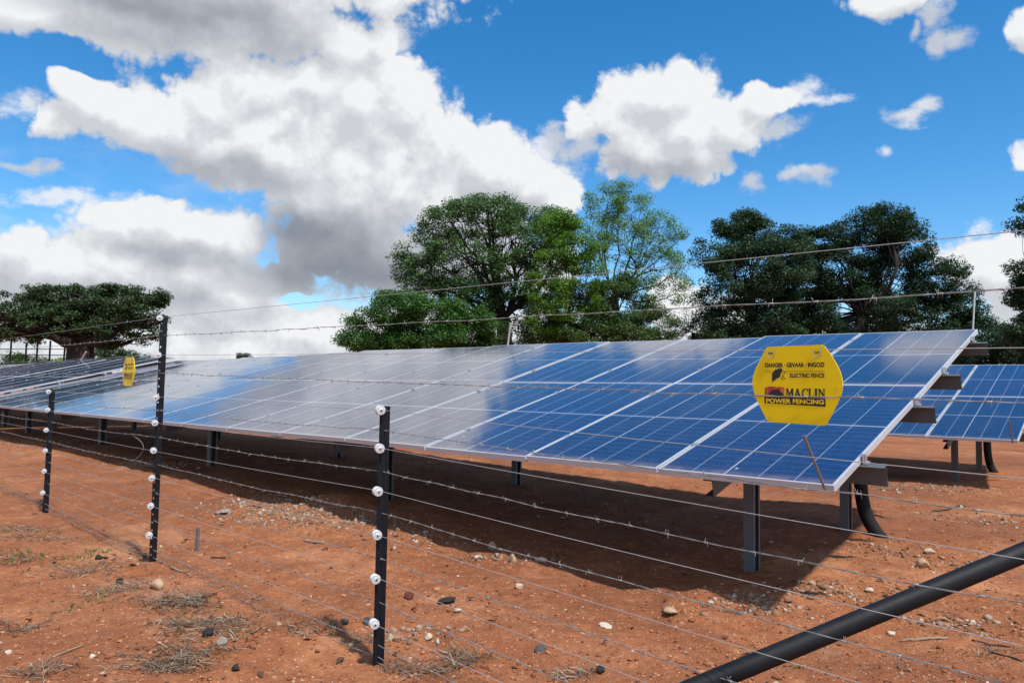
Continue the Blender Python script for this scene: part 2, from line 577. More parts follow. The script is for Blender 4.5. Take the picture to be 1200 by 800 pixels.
def tag(o, label=None, cat=None, group=None, kind=None):
    if label:
        o['label'] = label
    if cat:
        o['category'] = cat
    if group:
        o['group'] = group
    if kind:
        o['kind'] = kind
    return o


def thing(name, label, cat, loc=(0, 0, 0), rot=(0, 0, 0), group=None):
    o = bpy.data.objects.new(name, None)
    o.empty_display_size = 0.2
    COL.objects.link(o)
    o.location, o.rotation_euler = loc, rot
    return tag(o, label, cat, group)


def copy_tree(o, kids, parent=None):
    c = o.copy()
    COL.objects.link(c)
    c.parent = parent
    for ch in kids.get(o.name, []):
        copy_tree(ch, kids, c)
    return c


def kids_map(root):
    mp = {}
    for o in bpy.data.objects:
        if o.parent is not None:
            mp.setdefault(o.parent.name, []).append(o)
    return mp


# ------------------------------------------------------------------ ground
AZ = R(-49.0)
DV = Vector((math.sin(AZ), math.cos(AZ), 0))          # along the row, away to the left
NV = Vector((math.cos(AZ), -math.sin(AZ), 0))         # uphill of the tables, away to the right
P0 = Vector((1.577, 3.6225, 0.703))                   # front right low corner of the near table

_perm = np.random.default_rng(3).random((256, 256))


def vnoise(x, y, s, seed=0):
    x, y = np.asarray(x, float) / s + seed * 17.3, np.asarray(y, float) / s + seed * 9.1
    ix, iy = np.floor(x).astype(int), np.floor(y).astype(int)
    fx, fy = x - ix, y - iy
    fx, fy = fx * fx * fx * (fx * (fx * 6 - 15) + 10), fy * fy * fy * (fy * (fy * 6 - 15) + 10)
    p = lambda a, b: _perm[a % 256, b % 256]
    a = p(ix, iy) * (1 - fx) + p(ix + 1, iy) * fx
    b = p(ix, iy + 1) * (1 - fx) + p(ix + 1, iy + 1) * fx
    return a * (1 - fy) + b * fy - 0.5


def sstep(x, a, b):
    u = np.clip((x - a) / (b - a), 0, 1)
    return u * u * (3 - 2 * u)


MOUNDS = []          # (x, y, radius, height)


def gz(x, y):
    x, y = np.asarray(x, float), np.asarray(y, float)
    t = (x - P0.x) * DV.x + (y - P0.y) * DV.y
    n = (x - P0.x) * NV.x + (y - P0.y) * NV.y
    z = 0.15 * sstep(t, 2.0, 10.5) * sstep(n, -1.6, 0.6)
    z = z - 0.07 * sstep(-t, 0.0, 2.4) * sstep(-n, 0.0, 2.0)
    z = z + 0.055 * vnoise(x, y, 1.9, 1) + 0.035 * vnoise(x, y, 0.75, 2) + 0.020 * vnoise(x, y, 0.30, 3)
    near = np.exp(-((np.hypot(x, y)) / 14.0) ** 2)
    z = z + near * (0.024 * vnoise(x, y, 0.17, 6) + 0.026 * vnoise(x, y, 0.10, 4) + 0.016 * np.abs(vnoise(x, y, 0.055, 5)))
    for mx, my, r, h in MOUNDS:
        z = z + h * np.exp(-((x - mx) ** 2 + (y - my) ** 2) / r ** 2)
    return z


def G(px, py):
    """point of the ground seen at a point of the photograph"""
    r = ray(px, py)
    k = -H / r.z
    for _ in range(8):
        z = float(gz(r.x * k, k))
        k = (z - H) / r.z
    return Vector((r.x * k, k, float(gz(r.x * k, k))))


for (px, py, r, h) in ((402, 594, 0.30, 0.11), (330, 602, 0.55, 0.035), (820, 702, 0.30, 0.05), (900, 704, 0.32, 0.05),
                       (610, 655, 0.3, 0.04), (470, 628, 0.4, 0.04), (205, 700, 0.3, 0.03), (310, 700, 0.35, -0.03),
                       (760, 660, 0.5, -0.05), (275, 560, 0.4, 0.03), (1010, 660, 0.4, 0.03)):
    q = G(px, py)
    MOUNDS.append((q.x, q.y, r, h))
for _ in range(46):                                    # scuffs and old footprints
    yy = 1 / RNG.uniform(1 / 9.0, 1 / 2.3)
    MOUNDS.append((yy * RNG.uniform(-0.75, 0.75), yy, RNG.uniform(0.07, 0.20), RNG.uniform(-0.030, 0.016)))


def axis(lo, hi, d, far_lo, far_hi, g=1.13):
    a = list(np.arange(lo, hi, d))
    s, x = d, lo
    left = []
    while x > far_lo:
        s *= g
        x -= s
        left.append(x)
    s, x = d, a[-1]
    while x < far_hi:
        s *= g
        x += s
        a.append(x)
    return np.array(left[::-1] + a)


for k in (0, -1, -2):                                  # level the soil where the fence posts stand
    px_, py_ = -0.5332 + 0.7187 * 2.4445 * k, 3.1593 - 0.6954 * 2.4445 * k
    MOUNDS.append((px_, py_, 0.35, -0.004 - float(gz(px_, py_))))


xs = axis(-7.5, 6.5, 0.042, -900, 900)
ys = axis(1.9, 10.5, 0.042, -60, 1400)
gx, gy = np.meshgrid(xs, ys)
gv = np.stack([gx, gy, gz(gx, gy)], -1).reshape(-1, 3)
nx, ny = len(xs), len(ys)
ii = (np.arange(ny - 1)[:, None] * nx + np.arange(nx - 1)[None, :]).ravel()
gf = np.stack([ii, ii + 1, ii + nx + 1, ii + nx], -1)
tag(np_mesh('ground', gv, gf, M['soil'], smooth=True), kind='structure')

# ------------------------------------------------------------------ solar tables
TILT0 = R(14.67)


def tilt_at(t):
    return TILT0 - R(1.5) * float(sstep(t, 5.5, 15.6)) + R(0.12) * math.sin(t * 1.7)


Z0 = P0.z


def surf(t, s, dn=0.0):
    """point of the table plane in the table's own axes (x right, y uphill); dn below the glass"""
    a = tilt_at(t)
    return Vector((-t, s * math.cos(a) + dn * math.sin(a), Z0 + s * math.sin(a) - dn * math.cos(a)))


NCOL = 16


def make_table(label):
    root = thing('solar_table', label, 'solar panels', (P0.x, P0.y, 0), (0, 0, -(math.pi / 2 + AZ) ), 'solar panel tables')
    W, L, F, D = MW - GAPX, ML - GAPY, 0.008, 0.036
    pm = MB()
    pm.box(-W / 2 + F, W / 2 - F, -L / 2 + F, L / 2 - F, -0.006, -0.002)
    pm.mi[0] = 1                                        # underside: white backsheet
    fm = MB()
    fm.box(-W / 2, -W / 2 + F, -L / 2, L / 2, -D, 0)
    fm.box(W / 2 - F, W / 2, -L / 2, L / 2, -D, 0)
    fm.box(-W / 2 + F, W / 2 - F, -L / 2, -L / 2 + F, -D, 0)
    fm.box(-W / 2 + F, W / 2 - F, L / 2 - F, L / 2, -D, 0)
    first = None
    for i in range(NCOL):
        for j in range(2):
            t = (i + 0.5) * MW
            if first is None:
                o = pm.build('solar_panel', [M['cells'], M['backsheet']], root)
                f = fm.build('panel_frame', M['alu'], o)
                first = (o, f)
            else:
                o = first[0].copy()
                COL.objects.link(o)
                f = first[1].copy()
                COL.objects.link(f)
                f.parent = o
            o.location = surf(t, (j + 0.5) * ML)
            o.rotation_euler = (tilt_at(t) + R(random.gauss(0, 0.16)) + (R(0.28) if j else R(-0.18)), R(random.gauss(0, 0.15)), 0)
    LT = NCOL * MW
    # purlins: Z beams that run past the table's right end
    ts = [-0.11] + [k * LT / 16 for k in range(17)] + [LT + 0.08]
    for fr in (0.114, 0.405, 0.622, 0.915):
        s0 = fr * 2 * ML
        sec = [(-0.045, 0), (0.003, 0), (0.003, 0.112), (0.048, 0.112), (0.048, 0.116), (-0.001, 0.116), (-0.001, 0.004), (-0.045, 0.004)]
        mb = MB()
        mb.prism(sec, [(lambda a, b, t=t: surf(max(0, min(t, LT)), s0 + a, 0.040 + b) + Vector((min(0, t) * -1 - max(0, t - LT), 0, 0))) for t in ts])
        mb.build('purlin', M['purlin'], root)
        # end clamps standing on the purlins beside the frames
    for fr in (0.114, 0.405, 0.622, 0.915):
        s0 = fr * 2 * ML
        for k in range(0, NCOL + 1):
            t = k * MW
            cm = MB()
            fx = surf(t, s0)
            rot = Matrix.Translation(fx) @ Matrix.Rotation(tilt_at(t), 4, 'X')
            if k in (0, NCOL):
                sg = 1 if k == 0 else -1
                cm.box(*sorted((sg * 0.002, sg * 0.028)), -0.022, 0.022, -0.038, -0.030, 0, rot)
                cm.box(*sorted((sg * 0.002, sg * 0.007)), -0.020, 0.020, -0.030, 0.004, 0, rot)
                cm.box(*sorted((sg * -0.010, sg * 0.007)), -0.020, 0.020, 0.004, 0.008, 0, rot)
                cm.box(*sorted((sg * 0.010, sg * 0.019)), -0.005, 0.005, -0.030, 0.012, 0, rot)
            else:
                cm.box(-0.017, 0.017, -0.020, 0.020, 0.0015, 0.005, 0, rot)
                cm.box(-0.005, 0.005, -0.006, 0.006, 0.005, 0.011, 0, rot)
            cm.build('module_clamp', M['clamp'], root)
    # frames: sloping channel on a front and a rear post
    for t in (0.83, 4.50, 7.98, 11.55, 15.13):
        a = tilt_at(t)
        rm = MB()
        sec = [(-0.03, 0), (0.03, 0), (0.03, 0.004), (-0.026, 0.004), (-0.026, 0.096), (0.03, 0.096), (0.03, 0.10), (-0.03, 0.10)]
        rm.prism(sec, [(lambda a_, b_, s=s: surf(t, s, 0.157 + b_) + Vector((-a_ * 1.0, 0, 0))) for s in (0.30, 3.72)])
        rm.build('rafter', M['purlin'], root)
        for nn in (0.955, 2.89):
            s = nn / math.cos(a)
            top = surf(t, s, 0.16).z
            lm = MB()
            w, dp, th = 0.037, 0.05, 0.005
            x = -t + 0.005
            sec = [(-w, -dp), (w - 0.004, -dp), (w - 0.004, -dp + 0.022), (w - 0.009, -dp + 0.022), (w - 0.009, -dp + th), (-w + th, -dp + th),
                   (-w + th, dp - th), (w - 0.009, dp - th), (w - 0.009, dp - 0.022), (w - 0.004, dp - 0.022), (w - 0.004, dp), (-w, dp)]
            lm.prism(sec, [(lambda a_, b_, z=z: Vector((x + a_, nn + b_, z))) for z in (-0.35, top + 0.05)])
            lm.build('leg', M['steel'], root)
    return root


def world_mat(root):
    return Matrix.Translation(root.location) @ Euler(root.rotation_euler).to_matrix().to_4x4()


table = make_table('nearest solar panel table, its blue right end behind the large yellow sign')
kids = kids_map(table)
far_table = copy_tree(table, kids)
q = P0 + DV * (NCOL * MW + 0.16)
far_table.location = (q.x, q.y, 0.05)
far_table.rotation_euler[0] = R(-1.1)
tag(far_table, 'farthest dark solar panel table in the left background before the broad tree')
back_table = copy_tree(table, kids)
back_table.location = (5.236 * 1.15, 7.679 * 1.15, -0.07)
back_table.rotation_euler[2] = -(math.pi / 2 + R(-49.6))
tag(back_table, 'solar panel table in the second row behind the right end of the nearest one')


def rod(root, base, top, mat, r=0.008):
    """a rod that stands on a table, given by its two ends in world axes"""
    inv = world_mat(root).inverted()
    mb = MB()
    a, b = inv @ Vector(base), inv @ Vector(top)
    mb.tube([a, b], r, 8)
    d = (b - a).normalized()
    mb.tube([b - d * 0.02, b], r * 1.25, 8)
    return mb.build('rod', mat, root)


def tw(root, t, s, dn=0.0):
    return world_mat(root) @ surf(t, s, dn)


b0 = tw(table, 0.05, 2 * ML + 0.006, 0.01)
rod(table, b0 - Vector((0, 0, 0.05)), at(1142.5, 342, b0.y), M['rod'], 0.007)
b1 = tw(table, 5.62, 2 * ML + 0.012, 0.02)
rod(table, b1, at(598.5, 378, b1.y - 0.05), M['rod'], 0.013)
b2 = tw(table, 0.045, -0.012, 0.02)
nrm = Vector((0, 0, math.cos(TILT0))) - NV * math.sin(TILT0)
rod(table, b2, at(942, 510, b2.y - 0.10), M['rod_dark'], 0.0065)
b3 = tw(back_table, 0.06, -0.012, 0.02)
rod(back_table, b3, at(1182.5, 493, b3.y - 0.1), M['rod_dark'], 0.009)
for (xa, ya, xb, yb) in ((93, 428, 101, 412), (33, 431, 38, 417)):
    t_lo, t_hi = 0.0, 16.0
    for _ in range(40):
        tm = (t_lo + t_hi) / 2
        pt = tw(far_table, tm, 2 * ML)
        v = pt - Vector((0, 0, H))
        if v.x / v.y > ray(xa, ya).x:
            t_lo = tm
        else:
            t_hi = tm
    pt = tw(far_table, tm, 2 * ML + 0.012, 0.02)
    rod(far_table, pt, at(xb, yb, pt.y - 0.1), M['rod'], 0.02)


def conduit(root, label):
    """ribbed cable pipe that comes down beside the rear right leg and bends off into the soil"""
    x, n = -0.83 + 0.105, 2.94
    pts = [(x, n, 1.05), (x, n, 0.62), (x + 0.004, n, 0.40), (x + 0.018, n + 0.0, 0.25), (x + 0.05, n, 0.13), (x + 0.105, n, 0.03), (x + 0.17, n, -0.05), (x + 0.24, n, -0.13)]
    wm = world_mat(root)
    ps = [wm @ Vector(p) for p in pts]
    # smooth by Catmull-Rom, then rib the radius
    fine = []
    for i in range(len(ps) - 1):
        p0, p1, p2, p3 = ps[max(i - 1, 0)], ps[i], ps[i + 1], ps[min(i + 2, len(ps) - 1)]
        m = max(3, int((p2 - p1).length / 0.006))
        for k in range(m):
            u = k / m
            fine.append(0.5 * ((2 * p1) + (p2 - p0) * u + (2 * p0 - 5 * p1 + 4 * p2 - p3) * u * u + (3 * p1 - p0 - 3 * p2 + p3) * u ** 3))
    mb = MB()
    mb.tube(fine, [0.053 + (0.0012 if (i // 2) % 2 else 0.0) for i in range(len(fine))], 16)
    o = mb.build('conduit_pipe', M['conduit'], smooth=True)
    return tag(o, label, 'pipe', 'cable pipes at the table legs')


conduit(table, 'curved black cable pipe bending to the soil beside the nearest table rear leg')
conduit(back_table, 'curved black cable pipe at a leg of the second row table, right edge')

# ------------------------------------------------------------------ electric fence
FP = Vector((-0.5332, 3.1593, 0))
FD = Vector((0.7187, -0.6954, 0)).normalized()
FN = Vector((FD.y, -FD.x, 0))                       # toward the camera side
if FN.y > 0:
    FN = -FN
STEP = 2.4445
H_INS = [0.170, 0.354, 0.533, 0.710, 0.887, 1.050]
H_INS_TALL = [1.322, 1.57]
H_BARB = [0.075, 0.252, 0.430, 0.617, 0.789, 0.964]
H_BARB_TALL = [1.213, 1.455]
fence = thing('electric_fence', 'electric fence of black posts, white insulators and barbed wire across the foreground', 'fence', FP)


PX = Vector((0.908, 0.419, 0))                      # the posts' own right
PN = Vector((0.419, -0.908, 0))                     # the posts' own front


def post_base(k):
    p = FP + FD * STEP * k
    dz = {1: -0.075}.get(k, 0.0)
    return Vector((p.x, p.y, dz))


LEAN = {-2: (0.012, 0), -1: (0.012, 0.0), 0: (0.006, 0), 1: (0, 0)}


def fpt(k, h, dx=0.0, dy=0.0):
    """point at height h on post k (k may be fractional between posts handled by wires)"""
    b = post_base(k)
    return b + PX * dx + PN * dy + Vector((0, 0, h))


def make_post(k, tall):
    h = 1.588 if tall else (1.064 if k == 0 else 1.07)
    base = post_base(k)
    bz = -0.12
    mb = MB()
    mb.box(-0.021, -0.0165, 0.0, 0.0045, bz, h)
    mb.box(-0.0085, 0.021, 0.0, 0.0045, bz, h)
    z, holes = bz, []
    zz = 0.04 if tall else 99
    while zz < h - 0.02:
        holes.append(zz)
        zz += 0.0515
    for hz in holes:
        mb.box(-0.0165, -0.0085, 0.0005, 0.004, z, hz - 0.006)
        z = hz + 0.006
    mb.box(-0.0165, -0.0085, 0.0005, 0.004, z, h)
    mb.box(0.001, 0.006, 0.0045, 0.036, bz, h)
    rot = Matrix(((PX.x, -PN.x, 0, 0), (PX.y, -PN.y, 0, 0), (0, 0, 1, 0), (0, 0, 0, 1)))
    mb.v = [tuple(rot @ Vector((v[0] * 1.05, v[1], v[2]))) for v in mb.v]
    if abs(k) == 0:
        # second bar bolted behind the middle post, as high as two thirds of it
        m2 = MB()
        m2.box(0.0065, 0.027, 0.006, 0.011, bz, 0.80)
        mb.add([rot @ Vector(v) for v in m2.v], m2.f)
    o = mb.build('fence_post', M['post'], fence)
    o.location = base - FP
    # insulators: white bobbins on the left edge, facing out
    im = None
    for hz in H_INS + (H_INS_TALL if tall else []):
        if im is None:
            im = MB()
            mt = Matrix.Translation((0, 0, 0)) @ rot @ Matrix.Rotation(R(90), 4, 'X')
            prof = [(0.0, -0.015), (0.0190, -0.015), (0.0198, -0.013), (0.0198, -0.008), (0.0190, -0.006), (0.0155, -0.004), (0.0145, 0.0), (0.0155, 0.003),
                    (0.0190, 0.005), (0.0200, 0.007), (0.0200, 0.011), (0.0190, 0.0122), (0.016, 0.0116), (0.009, 0.0116), (0.008, 0.0125), (0.0, 0.0125)]
            im.lathe(prof, mt, 24)
            im.lathe([(0.0, 0.0126), (0.0036, 0.0126), (0.0036, 0.0145), (0.0, 0.0145)], mt, 8, 1)
            io = im.build('insulator', [M['porcelain'], M['bolt']], o, True)
            ime = io.data
        else:
            io = link('insulator', ime, o)
        io.location = PX * (-0.025 + random.uniform(-0.002, 0.002)) + PN * 0.016 + Vector((0, 0, hz + random.uniform(-0.003, 0.003)))
        io.rotation_euler = (0, 0, R(random.uniform(-7, 7)))
    return o


POSTS = {-4: False, -3: True, -2: False, -1: True, 0: False, 1: True}
for k, tall in POSTS.items():
    make_post(k, tall)


def strand(h, barbed, ks, i):
    pts = []
    rr = random.Random(i)
    for a, b in zip(ks[:-1], ks[1:]):
        dx, dy = (0.0, -0.002) if barbed else (-0.025, 0.0165)
        if barbed:
            dy = 0.004
        A = fpt(a, h + rr.uniform(-0.006, 0.006) if pts == [] else 0) if pts == [] else None
        p = pts[-1] if pts else fpt(a, h, dx, dy)
        qv = fpt(b, h + rr.uniform(-0.006, 0.006), dx, dy)
        if not pts:
            pts.append(p)
        sag = (0.010 if barbed else 0.005) / (abs(b - a)) * rr.uniform(0.6, 1.4)
        n = 14 * (abs(int(b - a)))
        for j in range(1, n + 1):
            u = j / n
            w = p.lerp(qv, u)
            w.z -= sag * 4 * u * (1 - u)
            if barbed and j < n:
                w += FN * rr.gauss(0, 0.0025) + Vector((0, 0, rr.gauss(0, 0.0022)))
            pts.append(w)
    if abs(h - 1.213) < 0.001:
        fine_ = []
        for a, b in zip(pts[:-1], pts[1:]):
            fine_ += [a.lerp(b, j / 3) for j in range(3)]
        pts = fine_ + [pts[-1]]
        for p in pts:                                  # pushed out where a sign rests behind it
            sp = (p - FP).dot(FD)
            for c in (1.784, -2.942):
                p += FN * 0.040 * float(1 - sstep(abs(sp - c), 0.13, 0.75))
    pts = [p - FP for p in pts]
    mb = MB()
    if not barbed:
        mb.tube(pts, 0.00115, 6)
        return mb.build('plain_wire', M['wire'], fence, True)
    # two strands twisted round each other, barbs every 13 cm
    L, acc = 0.0, []
    dense = []
    for a, b in zip(pts[:-1], pts[1:]):
        seg = (b - a).length
        m = max(1, int(seg / 0.028))
        for j in range(m):
            dense.append(a.lerp(b, j / m))
    dense.append(pts[-1])
    for ph in (0, math.pi):
        tw_ = []
        for j, p in enumerate(dense):
            th = j * 1.25 + ph
            tw_.append(p + FN * math.cos(th) * 0.0012 + Vector((0, 0, math.sin(th) * 0.0012)))
        mb.tube(tw_, 0.00092, 4, cap=False)
    s, nxt = 0.0, rr.uniform(0.02, 0.1)
    for a, b in zip(pts[:-1], pts[1:]):
        seg = (b - a).length
        while nxt < s + seg:
            p = a.lerp(b, (nxt - s) / seg)
            d = (b - a).normalized()
            mb.tube([p - d * 0.007, p - d * 0.003, p + d * 0.003, p + d * 0.007], [0.0020, 0.0028, 0.0028, 0.0020], 6)
            for q in range(4):
                th = rr.uniform(0, 6.28)
                v = (FN * math.cos(th) + Vector((0, 0, math.sin(th)))) + d * rr.uniform(-0.45, 0.45)
                e = p + d * (0.005 if q < 2 else -0.005)
                mb.tube([e, e + v.normalized() * rr.uniform(0.011, 0.015)], [0.0009, 0.0005], 4)
            nxt += 0.132 * rr.uniform(0.9, 1.1)
        s += seg
    return mb.build('barbed_wire', M['barb'], fence, True)


all_ks, tall_ks = [-4, -3, -2, -1, 0, 1], [-3, -1, 1]
n_ = 0
for h in H_INS:
    strand(h, False, all_ks, n_)
    n_ += 1
for h in H_BARB + [0.022]:
    strand(h, True, all_ks, n_)
    n_ += 1
for h in H_INS_TALL:
    strand(h, False, tall_ks, n_)
    n_ += 1
for h in H_BARB_TALL:
    strand(h, True, tall_ks, n_)
    n_ += 1
# thin linking wires that loop from strand to strand beside the tall post
for (xa, ya, xb, yb, xc, yc) in ((159, 511, 175, 524, 157, 541), (152, 447, 180, 452, 181, 466)):
    def on_fence(x, y):
        r = ray(x, y)
        A = Matrix(((r.x, -FD.x), (r.y, -FD.y)))
        k, s = A.inverted() @ Vector((FP.x, FP.y))
        return Vector((0, 0, H)) + r * k + FN * 0.012 - FP
    a, b, c = on_fence(xa, ya), on_fence(xb, yb), on_fence(xc, yc)
    mb = MB()
    mb.tube([(a * (1 - u) + b * u) * (1 - u) + (b * (1 - u) + c * u) * u + (b - (a + c) / 2) * u * (1 - u) * 0.9 for u in [i / 12 for i in range(13)]], 0.0013, 5)
    mb.build('jumper_wire', M['wire'], fence, True)

# ------------------------------------------------------------------ yellow signs
SW, SH = 0.2345, 0.2005


def sx_(px):
    return (px - 600) / 820 * SW


def sz_(py):
    return -(py - 415) / 728 * SH


def flat(mb, pts, y0, y1, mi=0):
    """polygon in the sign's plane given in crop pixels, from depth y0 to y1 (negative = toward viewer)"""
    vs = [Vector((sx_(a), y1, sz_(b))) for a, b in pts] + [Vector((sx_(a), y0, sz_(b))) for a, b in pts]
    n = len(pts)
    fs = [tuple(range(n)), tuple(range(2 * n - 1, n - 1, -1))]
    fs += [(i, i + n, (i + 1) % n + n, (i + 1) % n) for i in range(n)]
    mb.add(vs, fs, mi)


def text_mesh(txt, x0, x1, y0, y1, mat, parent, name, bold=0.0, depth=-0.0027):
    cu = bpy.data.curves.new(name, 'FONT')
    cu.body = txt
    cu.size = 1.0
    cu.offset = bold
    cu.extrude = 0.0
    tmp = bpy.data.objects.new(name, cu)
    COL.objects.link(tmp)
    dg = bpy.context.evaluated_depsgraph_get()
    me = bpy.data.meshes.new_from_object(tmp.evaluated_get(dg))
    bpy.data.objects.remove(tmp)
    co = np.zeros(len(me.vertices) * 3)
    me.vertices.foreach_get('co', co)
    co = co.reshape(-1, 3)
    mn, mx = co.min(0), co.max(0)
    u = (co[:, 0] - mn[0]) / (mx[0] - mn[0])
    v = (co[:, 1] - mn[1]) / (mx[1] - mn[1])
    out = np.zeros_like(co)
    out[:, 0] = [(sx_(x0 + (x1 - x0) * a)) for a in u]
    out[:, 1] = depth
    out[:, 2] = [sz_(y1 + (y0 - y1) * a) for a in v]
    me.vertices.foreach_set('co', out.ravel())
    me.materials.clear()
    me.materials.append(mat)
    me.update()
    o = link(name, me, parent)
    return o


def serif_word(mb, x0, x1, y0, y1):
    """MACLIN in heavy condensed letters with flat serifs; polygons in crop pixels"""
    H_ = y1 - y0

    def P(ox, w, pts):
        flat(mb, [(ox + a * w, y0 + b * H_) for a, b in pts], -0.0022, -0.0027)
    widths = {'M': 1.15, 'A': 1.0, 'C': 0.92, 'L': 0.80, 'I': 0.46, 'N': 1.0}
    gap = 0.07
    tot = sum(widths[c] for c in 'MACLIN') + gap * 5
    k = (x1 - x0) / tot
    x = x0
    s = 0.075
    for c in 'MACLIN':
        w = widths[c] * k
        if c == 'M':
            P(x, w, [(0, 0), (.28, 0), (.5, .62), (.72, 0), (1, 0), (1, s), (.95, s), (.95, 1 - s), (1, 1 - s), (1, 1), (.66, 1), (.66, 1 - s), (.73, 1 - s), (.73, .3), (.51, .98), (.44, .98),
                     (.20, .3), (.20, 1 - s), (.28, 1 - s), (.28, 1), (0, 1), (0, 1 - s), (.08, 1 - s), (.08, s), (0, s)])
        elif c == 'A':
            P(x, w, [(.42, 0), (.60, 0), (.93, 1 - s), (1, 1 - s), (1, 1), (.58, 1), (.58, 1 - s), (.65, 1 - s), (.585, .76), (.30, .76), (.30, .66), (.55, .66), (.455, .30), (.26, 1 - s), (.34, 1 - s), (.34, 1), (0, 1), (0, 1 - s), (.08, 1 - s)])
        elif c == 'C':
            P(x, w, [(1, .34), (.92, .34), (.86, .17), (.74, .09), (.62, .07), (.47, .11), (.36, .25), (.32, .5), (.36, .75), (.47, .89), (.62, .93), (.78, .88), (.92, .70), (1, .73),
                     (.90, .92), (.74, 1), (.55, 1.02), (.33, .97), (.13, .80), (.05, .5), (.13, .2), (.33, .03), (.55, -.02), (.74, 0), (.86, .05), (.92, 0), (1, 0)])
        elif c == 'L':
            P(x, w, [(0, 0), (.52, 0), (.52, s), (.40, s), (.40, 1 - s), (.70, 1 - s), (.88, .85), (.92, .66), (1, .66), (.98, 1), (0, 1), (0, 1 - s), (.12, 1 - s), (.12, s), (0, s)])
        elif c == 'I':
            P(x, w, [(0, 0), (1, 0), (1, s), (.78, s), (.78, 1 - s), (1, 1 - s), (1, 1), (0, 1), (0, 1 - s), (.22, 1 - s), (.22, s), (0, s)])
        else:
            P(x, w, [(0, 0), (.27, 0), (.76, .64), (.76, s), (.66, s), (.66, 0), (1, 0), (1, s), (.90, s), (.90, 1), (.78, 1), (.22, .28), (.22, 1 - s), (.33, 1 - s), (.33, 1), (0, 1), (0, 1 - s), (.09, 1 - s), (.09, s), (0, s)])
        x += w + gap * k


def make_sign(label, s, z, sway, group):
    pos = FP + FD * s + Vector((0, 0, z)) + FN * 0.034
    ang = math.atan2(FD.y, FD.x)
    root = thing('warning_sign', label, 'sign', pos, (R(sway), 0, ang), group)
    mb = MB()
    outline = [(350, 55), (838, 50), (862, 62), (915, 140), (960, 222), (993, 300), (1009, 372), (1008, 430), (995, 500), (962, 580), (915, 675), (868, 765),
               (845, 779), (352, 768), (332, 755), (280, 660), (235, 565), (204, 480), (192, 400), (200, 335), (228, 260), (275, 175), (328, 72)]
    flat(mb, outline, 0.0022, -0.0008)
    # four moulded dots near the rim
    for (a, b) in ((218, 418), (968, 428), (362, 716), (785, 735)):
        mb.lathe([(0.0, 0.0006), (0.0022, 0.0006), (0.0022, 0.0018), (0, 0.0018)], Matrix.Translation((sx_(a), 0, sz_(b))) @ Matrix.Rotation(R(90), 4, 'X'), 8)
    mb.build('sign_plate', M['yellow'], root)
    text_mesh('DANGER · GEVAAR · INGOZI', 320, 858, 209, 252, M['ink'], root, 'lettering', 0.042, -0.0013)
    text_mesh('ELECTRIC FENCE', 552, 858, 310, 348, M['ink'], root, 'lettering', 0.036, -0.0013)
    rl = MB()
    flat(rl, [(320, 286), (392, 286), (392, 290), (320, 290)], -0.0009, -0.0013)
    flat(rl, [(480, 286), (858, 288), (858, 292), (480, 290)], -0.0009, -0.0013)
    rl.build('rule_line', M['ink_rule'], root)
    hd = MB()
    flat(hd, [(386, 390), (385, 312), (398, 292), (418, 272), (428, 268), (432, 276), (442, 261), (452, 260), (452, 270), (464, 257), (474, 258), (472, 270), (482, 266), (486, 275),
              (474, 300), (462, 318), (467, 330), (455, 346), (432, 354), (416, 366), (404, 378)], -0.0009, -0.0013)
    for pts in ([(478, 322), (486, 328), (500, 320), (494, 330), (484, 338)], [(474, 346), (482, 350), (480, 366), (472, 362)], [(488, 338), (498, 346), (512, 362), (500, 357), (490, 347)], [(492, 300), (514, 292), (500, 308)]):
        flat(hd, pts, -0.0009, -0.0013)
    hd.build('hand_symbol', M['ink'], root)
    lg = MB()
    flat(lg, [(316, 436), (498, 434), (498, 524), (312, 524)], -0.0009, -0.0011, 0)
    flat(lg, [(345, 432), (410, 432), (410, 505), (345, 505)], -0.0012, -0.0014, 1)
    flat(lg, [(430, 440), (446, 440), (446, 500), (430, 500)], -0.0012, -0.0014, 1)
    flat(lg, [(350, 524), (352, 505), (366, 490), (372, 470), (388, 462), (396, 470), (410, 460), (428, 456), (446, 462), (458, 476), (478, 492), (494, 512), (500, 524)], -0.0015, -0.0018, 2)
    flat(lg, [(322, 452), (328, 452), (328, 524), (322, 524)], -0.0012, -0.0014, 2)
    flat(lg, [(456, 436), (460, 436), (460, 470), (456, 470)], -0.0012, -0.0014, 2)
    lg.build('logo_picture', [M['orange'], M['red'], M['ink']], root)
    sw = MB()
    serif_word(sw, 512, 862, 448, 529)
    for i, v in enumerate(sw.v):
        sw.v[i] = (v[0], v[1] + 0.0013, v[2])
    sw.build('lettering', M['ink'], root)
    bb = MB()
    flat(bb, [(310, 530), (862, 534), (862, 608), (310, 590)], -0.0009, -0.0013)
    bb.build('name_band', M['ink'], root)
    o = text_mesh('POWER FENCING', 326, 850, 545, 588, M['yellow'], root, 'lettering', 0.036, -0.0017)
    for px in (380, 800):
        hb = MB()
        hx, hz = sx_(px), sz_(118)
        w, d = 0.0085, 0.0125
        hb.tube([(hx - w, -0.003, hz + d), (hx - w, -0.004, hz - d * 0.4), (hx - w * 0.5, -0.004, hz - d), (hx + w * 0.5, -0.004, hz - d), (hx + w, -0.004, hz - d * 0.4), (hx + w, -0.003, hz + d)], 0.0011, 6)
        hb.box(hx - 0.006, hx + 0.006, -0.0045, -0.002, hz - 0.0015, hz + 0.0012, 1)
        hb.build('wire_clip', [M['wire'], M['ink']], root)
    return root


make_sign('large yellow warning sign in front of the blue solar panels at right', 1.784, 1.171, 1.5, 'yellow electric fence signs')
make_sign('small distant yellow warning sign on the wires left of the tall post', -2.942, 1.218, -1.0, 'yellow electric fence signs')

